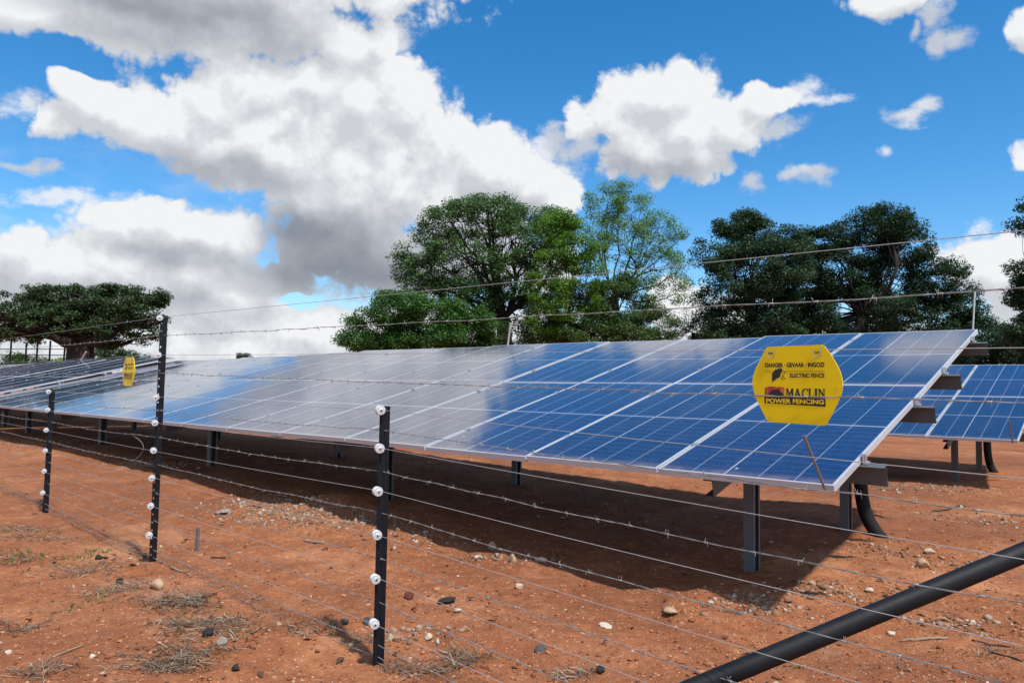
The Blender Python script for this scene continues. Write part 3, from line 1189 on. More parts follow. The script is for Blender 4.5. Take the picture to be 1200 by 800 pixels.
# ------------------------------------------------------------------ black stay pipe, peg
stay = thing('brace_pipe', 'thick black pipe rising diagonally behind the wires at lower right', 'pipe')
pa, pb = at(828, 800, 2.10), at(1200, 647, 2.17)
dv = (pb - pa).normalized()
k0 = (pa.z + 0.05) / dv.z
mb = MB()
mb.tube([pa - dv * k0, pa, pb, pb + dv * 0.62], 0.0280, 20)
mb.build('pipe', M['pipe'], stay, True)
end = pb + dv * 0.60
mb = MB()
mb.tube([Vector((end.x + 0.02, end.y + 0.01, -0.3)), Vector((end.x + 0.02, end.y + 0.01, end.z + 0.45))], 0.034, 16)
mb.build('post', M['pipe'], stay, True)

q = G(229.5, 646)
mb = MB()
mb.box(-0.011, 0.011, -0.002, 0.002, -0.05, 0.155)
mb.box(-0.011, -0.007, 0.002, 0.016, -0.05, 0.155)
mb.box(0.007, 0.011, 0.002, 0.016, -0.05, 0.155)
o = mb.build('metal_peg', M['peg'])
o.location = q
o.rotation_euler = (R(3), R(5), R(-30))
tag(o, 'short grey metal peg sticking out of the soil right of the tall post', 'peg')


# ------------------------------------------------------------------ trees
def rand_dirs(n):
    v = RNG.normal(size=(n, 3))
    return v / np.linalg.norm(v, axis=1, keepdims=True)


def leaf_mesh(name, cent, rad, per, size, mat, parent, droop=0.25, flatten=0.65, asp=0.45):
    """leaf blades scattered in clumps; cent (n,3), rad (n,)"""
    size, per = size * 0.70, int(per * 1.9)
    n = len(cent)
    idx = np.repeat(np.arange(n), per)
    N = len(idx)
    d = rand_dirs(N) * (RNG.random((N, 1)) ** 0.45)
    d[:, 2] *= flatten
    pos = cent[idx] + d * rad[idx][:, None]
    ax = rand_dirs(N)
    ax[:, 2] = ax[:, 2] * 0.6 - droop
    ax /= np.linalg.norm(ax, axis=1, keepdims=True)
    nr = rand_dirs(N)
    nr[:, 2] = np.abs(nr[:, 2]) + 1.1
    nr += 0.6 * d
    sd_ = np.cross(ax, nr)
    sd_ /= np.linalg.norm(sd_, axis=1, keepdims=True) + 1e-9
    sz = size * RNG.uniform(0.6, 1.35, (N, 1))
    a = pos - ax * sz * 0.5
    c = pos + ax * sz * 0.5
    up = np.cross(sd_, ax) * sz * 0.06
    b = pos + sd_ * sz * asp * 0.5 + up
    e = pos - sd_ * sz * asp * 0.5 + up
    v = np.stack([a, b, c, e], 1).reshape(-1, 3)
    f = np.arange(N * 4).reshape(N, 4)
    return np_mesh(name, v, f, mat, parent)


def bend(a, b, amp, n=6):
    a, b = Vector(a), Vector(b)
    off = Vector(RNG.normal(size=3)) * amp * (b - a).length
    return [a.lerp(b, i / n) + off * math.sin(math.pi * i / n) + Vector(RNG.normal(size=3)) * amp * 0.15 * (b - a).length * (0 < i < n) for i in range(n + 1)]


def tree(name, label, Y, base_px, fork_px, trunk_r, lobes, leaf, per, mat, bark, clump=0.55, depth=0.9, group=None, twigs=1.0, flare=1.5, droop=0.25, flatten=0.65, cat='tree', fork_r=0.6, shell=0.5):
    """lobes: (x, y, rx, ry, clumps) of the crown as seen from the photograph's side, turned into metres at distance Y"""
    b = at(base_px, 455, Y)
    b.z = -0.3
    root = thing(name, label, cat, (b.x, b.y, 0), group=group)
    fk = at(fork_px[0], fork_px[1], Y)
    mb = MB()
    o = Vector((b.x, b.y, 0))
    trunk = [b, Vector((b.x, b.y, 0.25)), (b + fk) / 2 + Vector((RNG.normal() * 0.1, RNG.normal() * 0.1, 0.2)), fk]
    mb.tube([p - o for p in trunk], [trunk_r * flare, trunk_r * 1.1, trunk_r * 0.95, trunk_r * fork_r * 1.35], 12)
    m = Y / FPX
    cents, rads = [], []
    for (x, y, rx, ry, cnt) in lobes:
        lc = at(x, y, Y) + Vector((0, RNG.normal() * rx * m * 0.3 * depth, 0))
        lim = bend(fk, lc, 0.10)
        r0 = trunk_r * fork_r * min(1, max(0.35, (rx * m) / 3.0))
        mb.tube([p - o for p in lim], [r0 * (1 - 0.75 * i / 6) for i in range(7)], 7)
        d = rand_dirs(cnt) * (RNG.random((cnt, 1)) ** (1 / 3) * (1 - shell) + shell)
        c = np.array(lc) + d * np.array([rx * m, rx * m * depth, ry * m])
        for j in range(cnt):
            if c[j][2] < 0.3:
                c[j][2] = 0.3
            if RNG.random() < twigs:
                st = lim[int(RNG.integers(3, 7))]
                br = bend(st, Vector(c[j]), 0.09, 4)
                rr = max(0.012, r0 * 0.22)
                mb.tube([p - o for p in br], [rr * (1 - 0.8 * i / 4) for i in range(5)], 4, cap=False)
        cents.append(c)
        rads.append(RNG.uniform(0.7, 1.25, cnt) * clump)
    mb.build('trunk', bark, root, True)
    cents = np.concatenate(cents) - np.array(o)
    leaf_mesh('crown', cents, np.concatenate(rads), per, leaf, mat, root, droop, flatten)
    return root


LF = dict(
    broad=leafy('broad tree leaves', (0.033, 0.063, 0.024), (0.053, 0.099, 0.036), (0.090, 0.150, 0.057)),
    mid=leafy('central tree leaves', (0.053, 0.111, 0.037), (0.085, 0.177, 0.055), (0.140, 0.253, 0.085)),
    bush=leafy('bushy tree leaves', (0.038, 0.103, 0.023), (0.061, 0.158, 0.031), (0.094, 0.221, 0.048)),
    lime=leafy('bright leaves', (0.071, 0.165, 0.019), (0.112, 0.242, 0.028), (0.165, 0.319, 0.047), 0.4),
    airy=leafy('airy tree leaves', (0.081, 0.175, 0.038), (0.129, 0.266, 0.051), (0.195, 0.351, 0.076), 0.4),
    olive=leafy('olive leaves', (0.039, 0.080, 0.021), (0.062, 0.121, 0.029), (0.100, 0.176, 0.048)),
    dark=leafy('dark leaves', (0.022, 0.054, 0.024), (0.037, 0.084, 0.036), (0.066, 0.129, 0.054)),
    dark2=leafy('deep green leaves', (0.017, 0.043, 0.021), (0.029, 0.066, 0.030), (0.050, 0.103, 0.045)),
    yellowish=leafy('yellow green leaves', (0.160, 0.220, 0.020), (0.220, 0.300, 0.030), (0.300, 0.380, 0.050)),
)

GB = 'trees behind the solar panels'
tree('flat_crowned_tree', 'broad flat-crowned dark tree with a very thick brown trunk at the left edge', 34, 94, (94, 402), 0.66,
     [(20, 372, 52, 26, 46), (70, 358, 55, 24, 50), (120, 355, 46, 20, 42), (160, 358, 32, 16, 26), (178, 350, 14, 8, 8), (55, 385, 60, 16, 34), (120, 380, 50, 16, 34), (165, 388, 24, 12, 14),
      (-30, 372, 45, 28, 30), (48, 343, 24, 8, 10), (105, 342, 30, 8, 12), (20, 395, 50, 8, 14), (140, 400, 30, 8, 10), (186, 346, 9, 5, 5), (20, 352, 16, 7, 8), (75, 337, 16, 5, 7), (130, 339, 12, 5, 6), (160, 342, 12, 5, 6), (180, 372, 12, 6, 6), (90, 366, 70, 26, 40)],
     0.19, 76, LF['broad'], M['bark_red'], 0.40, 0.9, GB, 0.8, 1.25, flatten=0.55, shell=0.3)
tree('dome_tree', 'tall dome-crowned tree with visible dark branches in the centre', 36, 597, (590, 372), 0.42,
     [(500, 290, 30, 26, 18), (530, 262, 36, 24, 26), (575, 248, 44, 16, 28), (620, 250, 40, 16, 26), (650, 262, 24, 18, 14), (545, 300, 46, 30, 30), (600, 285, 46, 28, 30), (640, 295, 32, 30, 20), (490, 325, 26, 20, 14),
      (520, 345, 34, 18, 16), (570, 335, 36, 22, 16), (620, 335, 32, 24, 14), (575, 238, 30, 6, 10), (475, 305, 14, 10, 5), (505, 318, 36, 24, 20), (545, 352, 44, 22, 24), (600, 362, 46, 20, 22), (640, 350, 30, 26, 16), (575, 300, 60, 40, 24)],
     0.19, 105, LF['mid'], M['bark'], 0.52, 0.9, GB, 0.9, 1.5)
tree('bushy_tree', 'low bushy green tree at the left foot of the dome-crowned tree', 33, 470, (470, 400), 0.22,
     [(440, 382, 32, 26, 34), (470, 366, 34, 22, 36), (420, 400, 24, 12, 16), (505, 376, 38, 30, 44), (540, 390, 40, 24, 36), (452, 352, 16, 10, 8), (412, 385, 10, 12, 6), (450, 402, 44, 10, 30), (500, 400, 50, 12, 34), (545, 375, 30, 22, 20)],
     0.17, 150, LF['bush'], M['bark'], 0.50, 0.9, GB, 0.4)
tree('airy_tree', 'thin airy tree with bare-looking upright branches against the blue sky', 35, 728, (720, 345), 0.20,
     [(712, 240, 26, 22, 26), (740, 250, 30, 26, 30), (770, 268, 24, 22, 22), (790, 285, 16, 20, 12), (730, 290, 40, 30, 34), (770, 320, 34, 30, 26), (700, 275, 22, 24, 18), (790, 345, 22, 22, 12), (728, 222, 16, 8, 10),
      (748, 340, 30, 20, 14), (800, 310, 12, 16, 6)],
     0.15, 56, LF['airy'], M['bark'], 0.45, 0.9, GB, 1.0, 1.4, fork_r=0.7)
tree('olive_tree', 'dark olive-green bushy tree under the airy tree', 33, 715, (712, 400), 0.22,
     [(680, 372, 42, 34, 46), (725, 360, 42, 30, 46), (762, 386, 30, 24, 28), (700, 398, 70, 16, 50), (645, 388, 34, 24, 34), (740, 335, 22, 12, 10)],
     0.16, 170, LF['olive'], M['bark'], 0.48, 0.9, GB, 0.4)
tree('bright_tree', 'bright yellow-green tree standing between the dome-crowned and airy trees', 31.5, 662, (664, 380), 0.17,
     [(655, 268, 22, 20, 22), (672, 285, 30, 28, 34), (650, 318, 30, 26, 26), (690, 320, 24, 26, 22), (665, 350, 36, 24, 24), (640, 345, 22, 20, 12), (640, 375, 24, 18, 10), (664, 255, 10, 7, 5)],
     0.16, 95, LF['lime'], M['bark'], 0.42, 0.9, GB, 0.7)
tree('spreading_dark_tree', 'dark green tree with loose crown left of the densest tree on the right', 34, 882, (882, 380), 0.27,
     [(862, 262, 24, 16, 18), (850, 290, 32, 26, 32), (900, 280, 36, 22, 34), (925, 290, 24, 26, 22), (870, 320, 50, 32, 48), (845, 345, 26, 26, 18), (900, 350, 40, 26, 28), (880, 258, 14, 10, 8), (845, 378, 24, 14, 14), (930, 330, 26, 30, 20), (880, 372, 46, 24, 40), (860, 395, 44, 10, 20), (905, 310, 44, 40, 34), (905, 394, 40, 12, 26)],
     0.18, 130, LF['dark'], M['bark'], 0.50, 0.9, GB, 0.7)
tree('dense_dark_tree', 'dense nearly black green tree, the widest one on the right', 35, 1010, (1010, 372), 0.36,
     [(970, 280, 34, 22, 34), (1030, 268, 40, 24, 44), (1065, 285, 34, 24, 36), (985, 320, 46, 36, 60), (1050, 325, 52, 36, 70), (1095, 330, 36, 34, 44), (1010, 365, 70, 34, 80), (1085, 372, 50, 30, 56), (1130, 360, 30, 28, 34), (950, 350, 34, 40, 44),
      (1145, 395, 26, 20, 24), (1040, 252, 24, 8, 12), (960, 390, 50, 22, 40)],
     0.18, 150, LF['dark2'], M['bark'], 0.52, 0.9, GB, 0.4)
tree('edge_tree', 'loose dark tree cut off by the right edge of the picture', 26, 1235, (1232, 380), 0.22,
     [(1215, 255, 24, 20, 22), (1230, 300, 36, 34, 40), (1205, 345, 22, 18, 18), (1240, 350, 40, 34, 44), (1205, 390, 26, 24, 26), (1196, 320, 12, 12, 8), (1230, 235, 24, 14, 12)],
     0.16, 110, LF['dark'], M['bark'], 0.42, 0.9, GB, 0.6)
tree('small_tree', 'small olive tree in the gap with white cloud behind it', 36, 812, (812, 390), 0.10,
     [(812, 372, 16, 18, 12), (800, 392, 20, 14, 14), (828, 388, 16, 18, 12)],
     0.15, 75, LF['olive'], M['bark'], 0.38, 0.9, GB, 0.7)
tree('shrub', 'dark shrub right of the dense tree behind the second row table', 30, 1165, (1165, 420), 0.10,
     [(1160, 408, 34, 18, 40), (1190, 415, 30, 16, 34), (1130, 412, 30, 16, 34), (1085, 415, 40, 14, 40)],
     0.15, 130, LF['dark2'], M['bark'], 0.42, 0.9, 'shrubs in the background', 0.2, cat='shrub')
tree('shrub', 'dark green shrub at the foot of the dome-crowned tree', 34.8, 566, (566, 410), 0.08,
     [(545, 398, 36, 16, 34), (575, 392, 26, 16, 22), (630, 398, 26, 14, 22), (660, 395, 24, 16, 20)], 0.16, 120, LF['olive'], M['bark'], 0.45, 0.9, 'shrubs in the background', 0.2, cat='shrub')
tree('shrub', 'dark shrub under the loose-crowned tree beside the house roof', 37, 915, (915, 405), 0.08,
     [(850, 392, 20, 10, 14), (905, 385, 26, 16, 24), (935, 380, 26, 20, 26), (830, 398, 16, 8, 10)], 0.16, 120, LF['dark2'], M['bark'], 0.45, 0.9, 'shrubs in the background', 0.2, cat='shrub')
tree('shrub', 'dark bushes at the right edge under the loose dark tree', 31, 1225, (1225, 420), 0.09,
     [(1205, 408, 34, 20, 40), (1255, 405, 50, 24, 60), (1310, 412, 50, 20, 50)], 0.15, 110, LF['dark'], M['bark'], 0.45, 0.9, 'shrubs in the background', 0.2, cat='shrub')
tree('distant_tree', 'tiny distant tree on the horizon above the middle of the panels', 120, 285, (285, 428), 0.14,
     [(283, 417, 6, 3, 14), (289, 418, 5, 3, 10), (286, 424, 8, 4, 14)], 0.35, 60, LF['broad'], M['bark'], 0.5, 0.9, GB, 0.2)
tree('shrub', 'dark green shrub behind the black posts at far left', 46, 30, (30, 428), 0.08,
     [(22, 425, 18, 8, 26), (45, 427, 12, 6, 14)], 0.2, 90, LF['olive'], M['bark'], 0.5, 0.9, 'shrubs in the background', 0.2, cat='shrub')
tree('shrub', 'yellow-green shrub left of the thick tree trunk', 46, 71, (71, 430), 0.06,
     [(71, 426, 6, 6, 12)], 0.2, 90, LF['yellowish'], M['bark'], 0.35, 0.9, 'shrubs in the background', 0.2, cat='shrub')
tree('shrub', 'dull green shrub right of the thick tree trunk, behind the small sign', 48, 150, (150, 430), 0.08,
     [(140, 420, 20, 10, 26), (165, 424, 14, 7, 16), (120, 415, 12, 14, 14)], 0.2, 90, LF['broad'], M['bark'], 0.5, 0.9, 'shrubs in the background', 0.2, cat='shrub')

# far boundary fence under the broad tree
bf = thing('boundary_fence', 'distant fence of thin black posts and rail under the broad tree at far left', 'fence', at(40, 455, 38) * Vector((1, 1, 0)) if False else (at(40, 455, 38).x, 38, 0))
for x, lean, top in ((-22, 0, 402), (-4, 0, 402), (10, 0, 398), (28, 0, 402), (41, 0, 400), (56, 0, 399), (71, 0.12, 398), (121, 0, 400)):
    a = at(x, 455, 38)
    h = at(x, top, 38).z
    mb = MB()
    ox = a.x - bf.location.x
    mb.tube([(ox, 0, -0.2), (ox + lean, 0, h)], 0.045, 6)
    mb.build('post', M['post'], bf)
mb = MB()
x0, x1 = at(-30, 455, 38).x - bf.location.x, at(130, 455, 38).x - bf.location.x
for py in (410, 417):
    z = at(40, py, 38).z
    mb.tube([(x0, -0.06, z), (x1, -0.06, z + 0.1)], 0.022, 5)
mb.build('rail', M['post'], bf)

# small house glimpsed under the dark tree
hy = 52
hp = at(878, 455, hy)
house = thing('house', 'small house with a dark pitched roof glimpsed below the dark trees', 'house', (hp.x, hy, 0), (0, 0, R(28)))
mb = MB()
mb.box(-2.4, 2.4, -1.8, 1.8, -0.2, 3.3)
mb.add([(-2.4, -1.8, 3.3), (-2.4, 1.8, 3.3), (-2.4, 0, 4.7)], [(0, 1, 2)])
mb.add([(2.4, -1.8, 3.3), (2.4, 1.8, 3.3), (2.4, 0, 4.7)], [(0, 2, 1)])
mb.build('wall', M['wall'], house)
mb = MB()
for sg in (-1, 1):
    mb.prism([(-2.8, 0), (2.8, 0), (2.8, 0.08), (-2.8, 0.08)], [(lambda a, b: Vector((a, sg * 2.2, 3.02 + b))), (lambda a, b: Vector((a, 0, 4.72 + b)))])
mb.build('roof', M['roof'], house)
mb = MB()
mb.box(-1.3, -0.4, -1.83, -1.79, 1.2, 2.2)
mb.build('window', M['glass'], house)
mb = MB()
mb.box(0.5, 1.4, -1.83, -1.79, 0.0, 2.1)
mb.build('door', M['twig'], house)

# ------------------------------------------------------------------ stones, sticks, litter
STONE = {
    'tan': simple('tan stone', (0.42, 0.29, 0.19), 0.9, 0, 0.3, 40, 0.2, 0.5),
    'pale': simple('pale stone', (0.52, 0.42, 0.33), 0.9, 0, 0.25, 40, 0.2, 0.5),
    'grey': simple('grey stone', (0.27, 0.235, 0.20), 0.9, 0, 0.3, 40, 0.2, 0.5),
    'red': simple('dark red stone', (0.10, 0.035, 0.022), 0.9, 0, 0.3, 40, 0.2, 0.5),
    'black': simple('black stone', (0.022, 0.018, 0.017), 0.8, 0, 0.3, 40, 0.3, 0.5),
    'slate': simple('slate grey stone', (0.065, 0.062, 0.062), 0.8, 0, 0.3, 40, 0.3, 0.5),
}


def ico(sub):
    import bmesh
    bm = bmesh.new()
    bmesh.ops.create_icosphere(bm, subdivisions=sub, radius=1.0)
    bm.verts.ensure_lookup_table()
    v = np.array([q.co[:] for q in bm.verts])
    f = np.array([[q.index for q in p.verts] for p in bm.faces])
    bm.free()
    return v, f


ICO3, ICO1 = ico(3), ico(1)


def stone(label, px, py, w, h, kind, flat_=0.7, name='stone'):
    """w, h: size in photo pixels"""
    g = G(px, py)
    dist = g.y
    a, b = w / FPX * dist / 2, h / FPX * dist / 2
    v, f = ICO3
    v = v.copy()
    # a handful of random cutting planes give flat faces and edges
    for _ in range(9):
        n = rand_dirs(1)[0]
        lim = RNG.uniform(0.38, 0.85)
        dd = v @ n
        v = v - np.outer(np.maximum(dd - lim, 0), n) * 0.92
    v += 0.03 * RNG.normal(size=v.shape)
    v = v * np.array([a, a * RNG.uniform(0.7, 1.0), b * 1.15])
    th = RNG.uniform(-0.5, 0.5)
    c, s = math.cos(th), math.sin(th)
    v = v @ np.array([[c, s, 0], [-s, c, 0], [0, 0, 1]])
    o = np_mesh(name, v, f, STONE[kind], None, False)
    o.location = (g.x, g.y, g.z + b * 0.55)
    o.rotation_euler = (0, R(random.uniform(-8, 8)), 0)
    return tag(o, label, 'stone', 'loose stones on the red soil')


for args in (
    ('largest tan angular stone on the left, below the tall fence post', 184, 690, 19, 14, 'tan'),
    ('round grey stone beside dry twigs at the lower left', 260, 755, 13, 11, 'grey'),
    ('black pointed stone near the bottom edge, lower left', 277, 785, 12, 10, 'black'),
    ('dark lump among the dry grass left of the round grey stone', 245, 743, 16, 9, 'black'),
    ('tan chunky stone at the edge of the panel shadow, centre', 601, 659, 13, 12, 'tan'),
    ('brownish upright stone in the rubble left of the chunky tan stone', 577, 644, 11, 12, 'tan'),
    ('small grey stone in the rubble at the shadow edge, centre', 582, 652, 8, 6, 'grey'),
    ('whitish stone just inside the panel shadow right of the rubble', 636, 657, 10, 7, 'pale'),
    ('small white stone in the sun below the shadow rubble', 608, 688, 10, 6, 'pale'),
    ('dark red stone right of the middle fence post', 479, 701, 12, 10, 'red'),
    ('flat black stone in the sun right of the dark red stone', 524, 706, 24, 7, 'black'),
    ('pale flat stone below the flat black stone', 535, 716, 12, 5, 'pale'),
    ('pale long flat stone in the middle of the open soil', 707, 734, 21, 6, 'pale'),
    ('long tan stone right of the middle, below the shadow', 788, 719, 21, 9, 'tan'),
    ('slate grey stone at the bottom centre', 632, 762, 18, 9, 'slate'),
    ('black burnt lump at the bottom, right of centre', 704, 787, 13, 11, 'black'),
    ('pale stone near the bottom right of the middle fence post', 501, 752, 11, 9, 'pale'),
    ('dark grey lump left of the foot of the middle fence post', 403, 732, 11, 10, 'slate'),
    ('dark stone touching the foot of the middle fence post', 430, 731, 11, 11, 'slate'),
    ('largest pale boulder near the black diagonal pipe, right', 1083, 664, 17, 12, 'tan'),
    ('pale flat stone right of the curved cable pipe', 1090, 648, 14, 8, 'pale'),
    ('rounded tan stone above the black diagonal pipe', 1017, 689, 12, 7, 'pale'),
    ('smooth white stone directly under the black diagonal pipe', 1044, 732, 10, 7, 'pale'),
    ('bright white stone near the right edge below the pipe', 1140, 732, 8, 7, 'pale'),
    ('flat grey stone between the two white stones under the pipe', 1103, 732, 11, 5, 'grey'),
    ('flat dark grey stone on the soil left of the gravel mound', 259, 601, 24, 6, 'grey'),
    ('pale boulder at the end of the gravel mound', 368, 586, 12, 8, 'tan'),
    ('small black lump beside the green weeds at left', 115, 654, 12, 6, 'black'),
    ('black lump in the dry grass left of the largest tan stone', 139, 685, 10, 10, 'black'),
    ('small white stone left of the tall fence post foot', 153, 655, 6, 3, 'pale'),
    ('white stone at the bottom left corner', 9, 765, 9, 6, 'pale'),
    ('tan stone at the lower left edge of the dry grass', 121, 790, 9, 6, 'tan'),
):
    stone(*args)


def stick(label, pts, r, mat, name='stick', lift=0.6):
    ps = [G(*p) for p in pts]
    dens = []
    for a, b in zip(ps[:-1], ps[1:]):
        for j in range(5):
            dens.append(a.lerp(b, j / 5) + Vector((random.gauss(0, r * 0.25), random.gauss(0, r * 0.25), r * lift + abs(random.gauss(0, r * 0.2)))))
    dens.append(ps[-1] + Vector((0, 0, r * lift)))
    mb = MB()
    n = len(dens)
    mb.tube(dens, [r * (0.75 + 0.35 * random.random()) * (1 - 0.3 * i / n) for i in range(n)], 7)
    return tag(mb.build(name, mat, None, True), label, 'stick', 'fallen sticks on the soil')


stick('thick short pale log lying below the black diagonal pipe', [(1054, 752), (1082, 750), (1111, 748)], 0.009, M['twig'])
stick('thin dark curved stick at the right edge below the pipe', [(1139, 750), (1160, 756), (1184, 758)], 0.005, M['twig_dark'])
stick('dark forked twig at the lower right edge', [(1158, 764), (1180, 769), (1198, 775)], 0.005, M['twig_dark'])
stick('grey dead branch lying on the soil left of the middle post', [(356, 634), (368, 636), (378, 637)], 0.012, M['twig'])
stick('small dark stick right of the metal peg', [(248, 654), (264, 654)], 0.007, M['twig_dark'])
stick('long grey stick on the soil right of the tall post', [(200, 665), (212, 670), (222, 672)], 0.006, M['twig'])
stick('dark stick lying in front of the curved cable pipe on the right', [(1093, 596), (1110, 597), (1124, 593)], 0.012, M['twig_dark'])
stick('bent pale twig near the bottom left', [(62, 770), (82, 762), (98, 756)], 0.004, M['twig'])
stick('pale curved twig lying among the dry grass at lower left', [(186, 742), (205, 736), (220, 730)], 0.004, M['twig'])


def pebbles(name, xy, size, mat, label, flat_=0.65):
    N = len(xy)
    v, f = ICO1
    rot = RNG.uniform(0, 2 * math.pi, N)
    s = size[:, None] * RNG.uniform(0.6, 1.35, (N, 3)) * np.array([1, 1, flat_])
    jit = 1 + 0.28 * RNG.normal(size=(N, len(v), 1))
    vv = v[None] * jit * s[:, None, :]
    c, si = np.cos(rot)[:, None], np.sin(rot)[:, None]
    x = vv[..., 0] * c - vv[..., 1] * si
    y = vv[..., 0] * si + vv[..., 1] * c
    z = gz(xy[:, 0], xy[:, 1])
    out = np.stack([x + xy[:, :1], y + xy[:, 1:2], vv[..., 2] + (z + size * 0.15)[:, None]], -1).reshape(-1, 3)
    ff = (f[None] + (np.arange(N) * len(v))[:, None, None]).reshape(-1, 3)
    return tag(np_mesh(name, out, ff, mat), label, kind='stuff')


def scatter(n, ylo=2.2, yhi=13.0, spread=0.85):
    iy = RNG.uniform(1 / yhi, 1 / ylo, n)
    y = 1 / iy
    x = y * RNG.uniform(-spread, spread, n)
    return np.stack([x, y], -1)


def patch(px, py, rx, ry, n):
    c = G(px, py)
    e = G(px, py - ry)
    sy = max(0.08, abs(e.y - c.y))
    sxw = rx / FPX * c.y
    a = RNG.normal(size=(n, 2)) * np.array([sxw, sy]) * 0.5
    return np.array([c.x, c.y]) + a


peb = mat_island('gravel pieces', [(0.0, (0.13, 0.045, 0.022)), (0.4, (0.27, 0.10, 0.045)), (0.74, (0.42, 0.18, 0.085)), (0.93, (0.44, 0.25, 0.14)), (0.985, (0.46, 0.36, 0.27)), (1.0, (0.56, 0.49, 0.42))], 0.95)
grv = mat_island('grey gravel pieces', [(0.0, (0.17, 0.075, 0.04)), (0.5, (0.27, 0.15, 0.09)), (0.85, (0.33, 0.25, 0.19)), (1.0, (0.46, 0.40, 0.34))], 0.95)
xy = np.concatenate([scatter(7000), scatter(5000, 2.2, 7.0)])
size = np.clip(np.exp(RNG.normal(math.log(0.0048), 0.5, len(xy))), 0.0022, 0.022)
pebbles('gravel', xy, size, peb, 'small red and tan pebbles strewn over the soil')
pl = [patch(345, 605, 75, 14, 1500), patch(300, 590, 60, 12, 700), patch(430, 612, 60, 10, 500), patch(480, 628, 60, 8, 260), patch(600, 655, 55, 8, 220), patch(880, 705, 60, 12, 420), patch(960, 690, 60, 14, 300),
      patch(1060, 650, 90, 18, 380), patch(1090, 572, 110, 5, 700), patch(70, 520, 110, 5, 500), patch(1140, 610, 80, 20, 380), patch(200, 545, 80, 6, 380), patch(500, 540, 200, 12, 300), patch(700, 585, 200, 40, 520),
      patch(470, 745, 60, 14, 160), patch(1120, 735, 80, 14, 160)]
xy = np.concatenate(pl)
size = np.clip(np.exp(RNG.normal(math.log(0.0072), 0.5, len(xy))), 0.003, 0.028)
pebbles('rubble', xy, size, grv, 'grey and tan rubble in patches along the shadow edge', 0.7)


def blades(name, patches, length, width, mat, label, lift):
    V, Fc = [], []
    for (px, py, rx, ry, n) in patches:
        xy = patch(px, py, rx, ry, n)
        th = RNG.uniform(0, 2 * math.pi, n)
        ln = length * RNG.uniform(0.4, 1.4, n)
        up = np.abs(RNG.normal(0, lift, n))
        w = width * RNG.uniform(0.5, 1.3, n)
        z0 = gz(xy[:, 0], xy[:, 1]) + 0.003
        d = np.stack([np.cos(th), np.sin(th)], -1)
        s = np.stack([-np.sin(th), np.cos(th)], -1)
        e = xy + d * ln[:, None]
        mid = xy + d * ln[:, None] * 0.5 + s * (RNG.normal(0, 0.12, n) * ln)[:, None]
        ze = np.maximum(gz(e[:, 0], e[:, 1]) + 0.003, z0) + up * ln
        zm = (z0 + ze) / 2 + 0.12 * ln * RNG.random(n)
        o = sum(len(q) for q in V)
        A = np.concatenate([xy + s * w[:, None], z0[:, None]], 1)
        B = np.concatenate([xy - s * w[:, None], z0[:, None] + 0.001], 1)
        C = np.concatenate([mid - s * w[:, None], zm[:, None] + 0.001], 1)
        D = np.concatenate([mid + s * w[:, None], zm[:, None]], 1)
        E = np.concatenate([e - s * w[:, None] * 0.3, ze[:, None]], 1)
        F_ = np.concatenate([e + s * w[:, None] * 0.3, ze[:, None]], 1)
        V.append(np.stack([A, B, C, D, E, F_], 1).reshape(-1, 3))
        k = np.arange(n)[:, None] * 6 + o
        Fc.append(np.concatenate([k + np.array([[0, 1, 2, 3]]), k + np.array([[3, 2, 4, 5]])], 0))
    return tag(np_mesh(name, np.concatenate(V), np.concatenate(Fc), mat), label, kind='stuff')


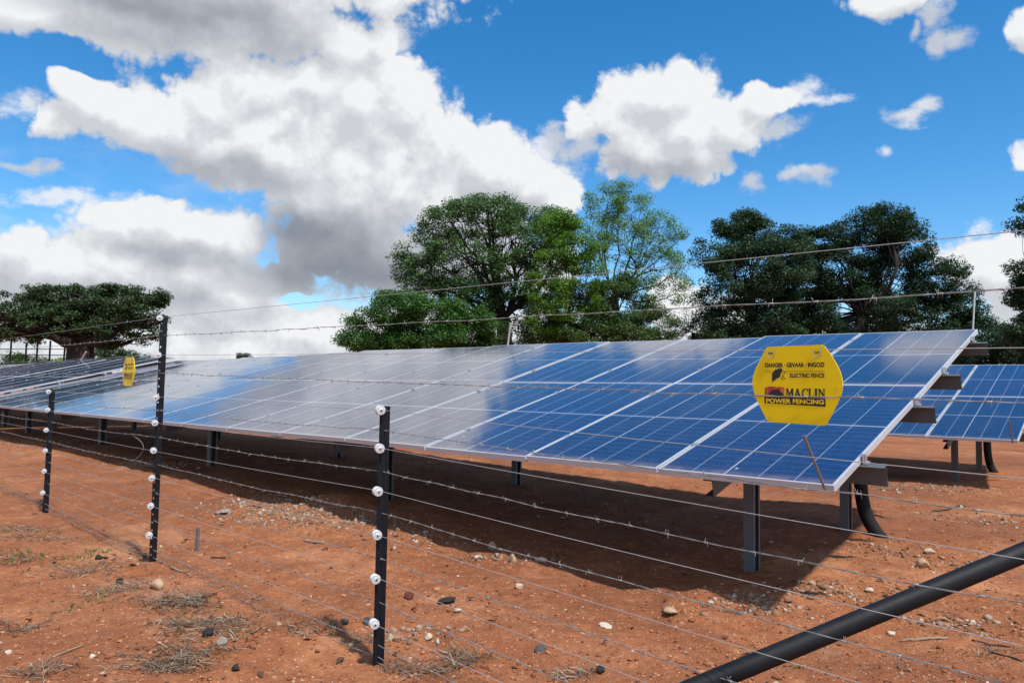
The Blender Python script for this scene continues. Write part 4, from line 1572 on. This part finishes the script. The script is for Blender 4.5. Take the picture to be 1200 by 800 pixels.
straw = mat_island('straw', [(0.0, (0.06, 0.038, 0.025)), (0.45, (0.14, 0.098, 0.064)), (0.85, (0.24, 0.18, 0.125)), (1.0, (0.40, 0.33, 0.25))], 0.9)
blades('dry_grass', [(212, 708, 50, 10, 420), (232, 700, 14, 8, 120), (238, 732, 60, 12, 420), (270, 738, 40, 6, 130), (215, 770, 60, 18, 340), (200, 785, 50, 14, 160), (105, 668, 40, 8, 240), (140, 690, 60, 8, 260), (25, 620, 40, 5, 260),
                     (45, 633, 60, 5, 200), (20, 740, 40, 6, 120), (50, 785, 40, 8, 130), (350, 738, 40, 5, 110), (545, 770, 30, 10, 150), (520, 785, 40, 8, 110), (470, 782, 40, 6, 60), (1165, 765, 40, 8, 60), (20, 655, 40, 6, 150),
                     (675, 792, 24, 6, 110), (1085, 715, 50, 10, 30)],
       0.07, 0.0016, straw, 'flattened dry straw and dead grass on the soil', 0.15)
weed = mat_island('weed blades', [(0.0, (0.045, 0.10, 0.02)), (0.6, (0.09, 0.17, 0.035)), (1.0, (0.16, 0.22, 0.07))], 0.7, 0.3)
blades('green_weeds', [(108, 646, 6, 3, 40), (122, 647, 4, 2, 22), (60, 652, 60, 5, 90), (20, 656, 40, 5, 60), (115, 702, 16, 5, 26), (90, 712, 16, 4, 22), (100, 655, 40, 4, 34), (240, 718, 30, 6, 16), (640, 578, 6, 3, 8), (1165, 545, 8, 2, 24), (933, 779, 5, 4, 12)],
       0.022, 0.0028, weed, 'short green weeds sprouting in the dry soil', 0.6)
flake = mat_island('dead leaves', [(0.0, (0.05, 0.026, 0.016)), (0.5, (0.12, 0.06, 0.036)), (0.85, (0.24, 0.15, 0.09)), (1.0, (0.38, 0.29, 0.2))], 0.85)


def flakes():
    xy = np.concatenate([scatter(900, 2.4, 12), patch(900, 600, 200, 40, 160), patch(1050, 690, 130, 40, 150), patch(560, 580, 280, 35, 260), patch(220, 735, 80, 50, 130), patch(100, 670, 110, 40, 120)])
    n = len(xy)
    z = gz(xy[:, 0], xy[:, 1]) + 0.006
    cen = np.concatenate([xy, z[:, None]], 1)
    ax = rand_dirs(n)
    ax[:, 2] *= 0.25
    ax /= np.linalg.norm(ax, axis=1, keepdims=True)
    sd_ = np.cross(ax, np.array([0, 0, 1.0]))
    sz = np.clip(np.exp(RNG.normal(math.log(0.010), 0.5, n)), 0.004, 0.034)[:, None]
    curl = np.array([0, 0, 1.0]) * sz * 0.35
    v = np.stack([cen - ax * sz, cen + sd_ * sz * 0.45 + curl, cen + ax * sz, cen - sd_ * sz * 0.45 + curl * 0.6], 1).reshape(-1, 3)
    tag(np_mesh('leaf_litter', v, np.arange(n * 4).reshape(n, 4), flake), 'dark dead leaves and bark chips scattered on the soil', kind='stuff')


flakes()
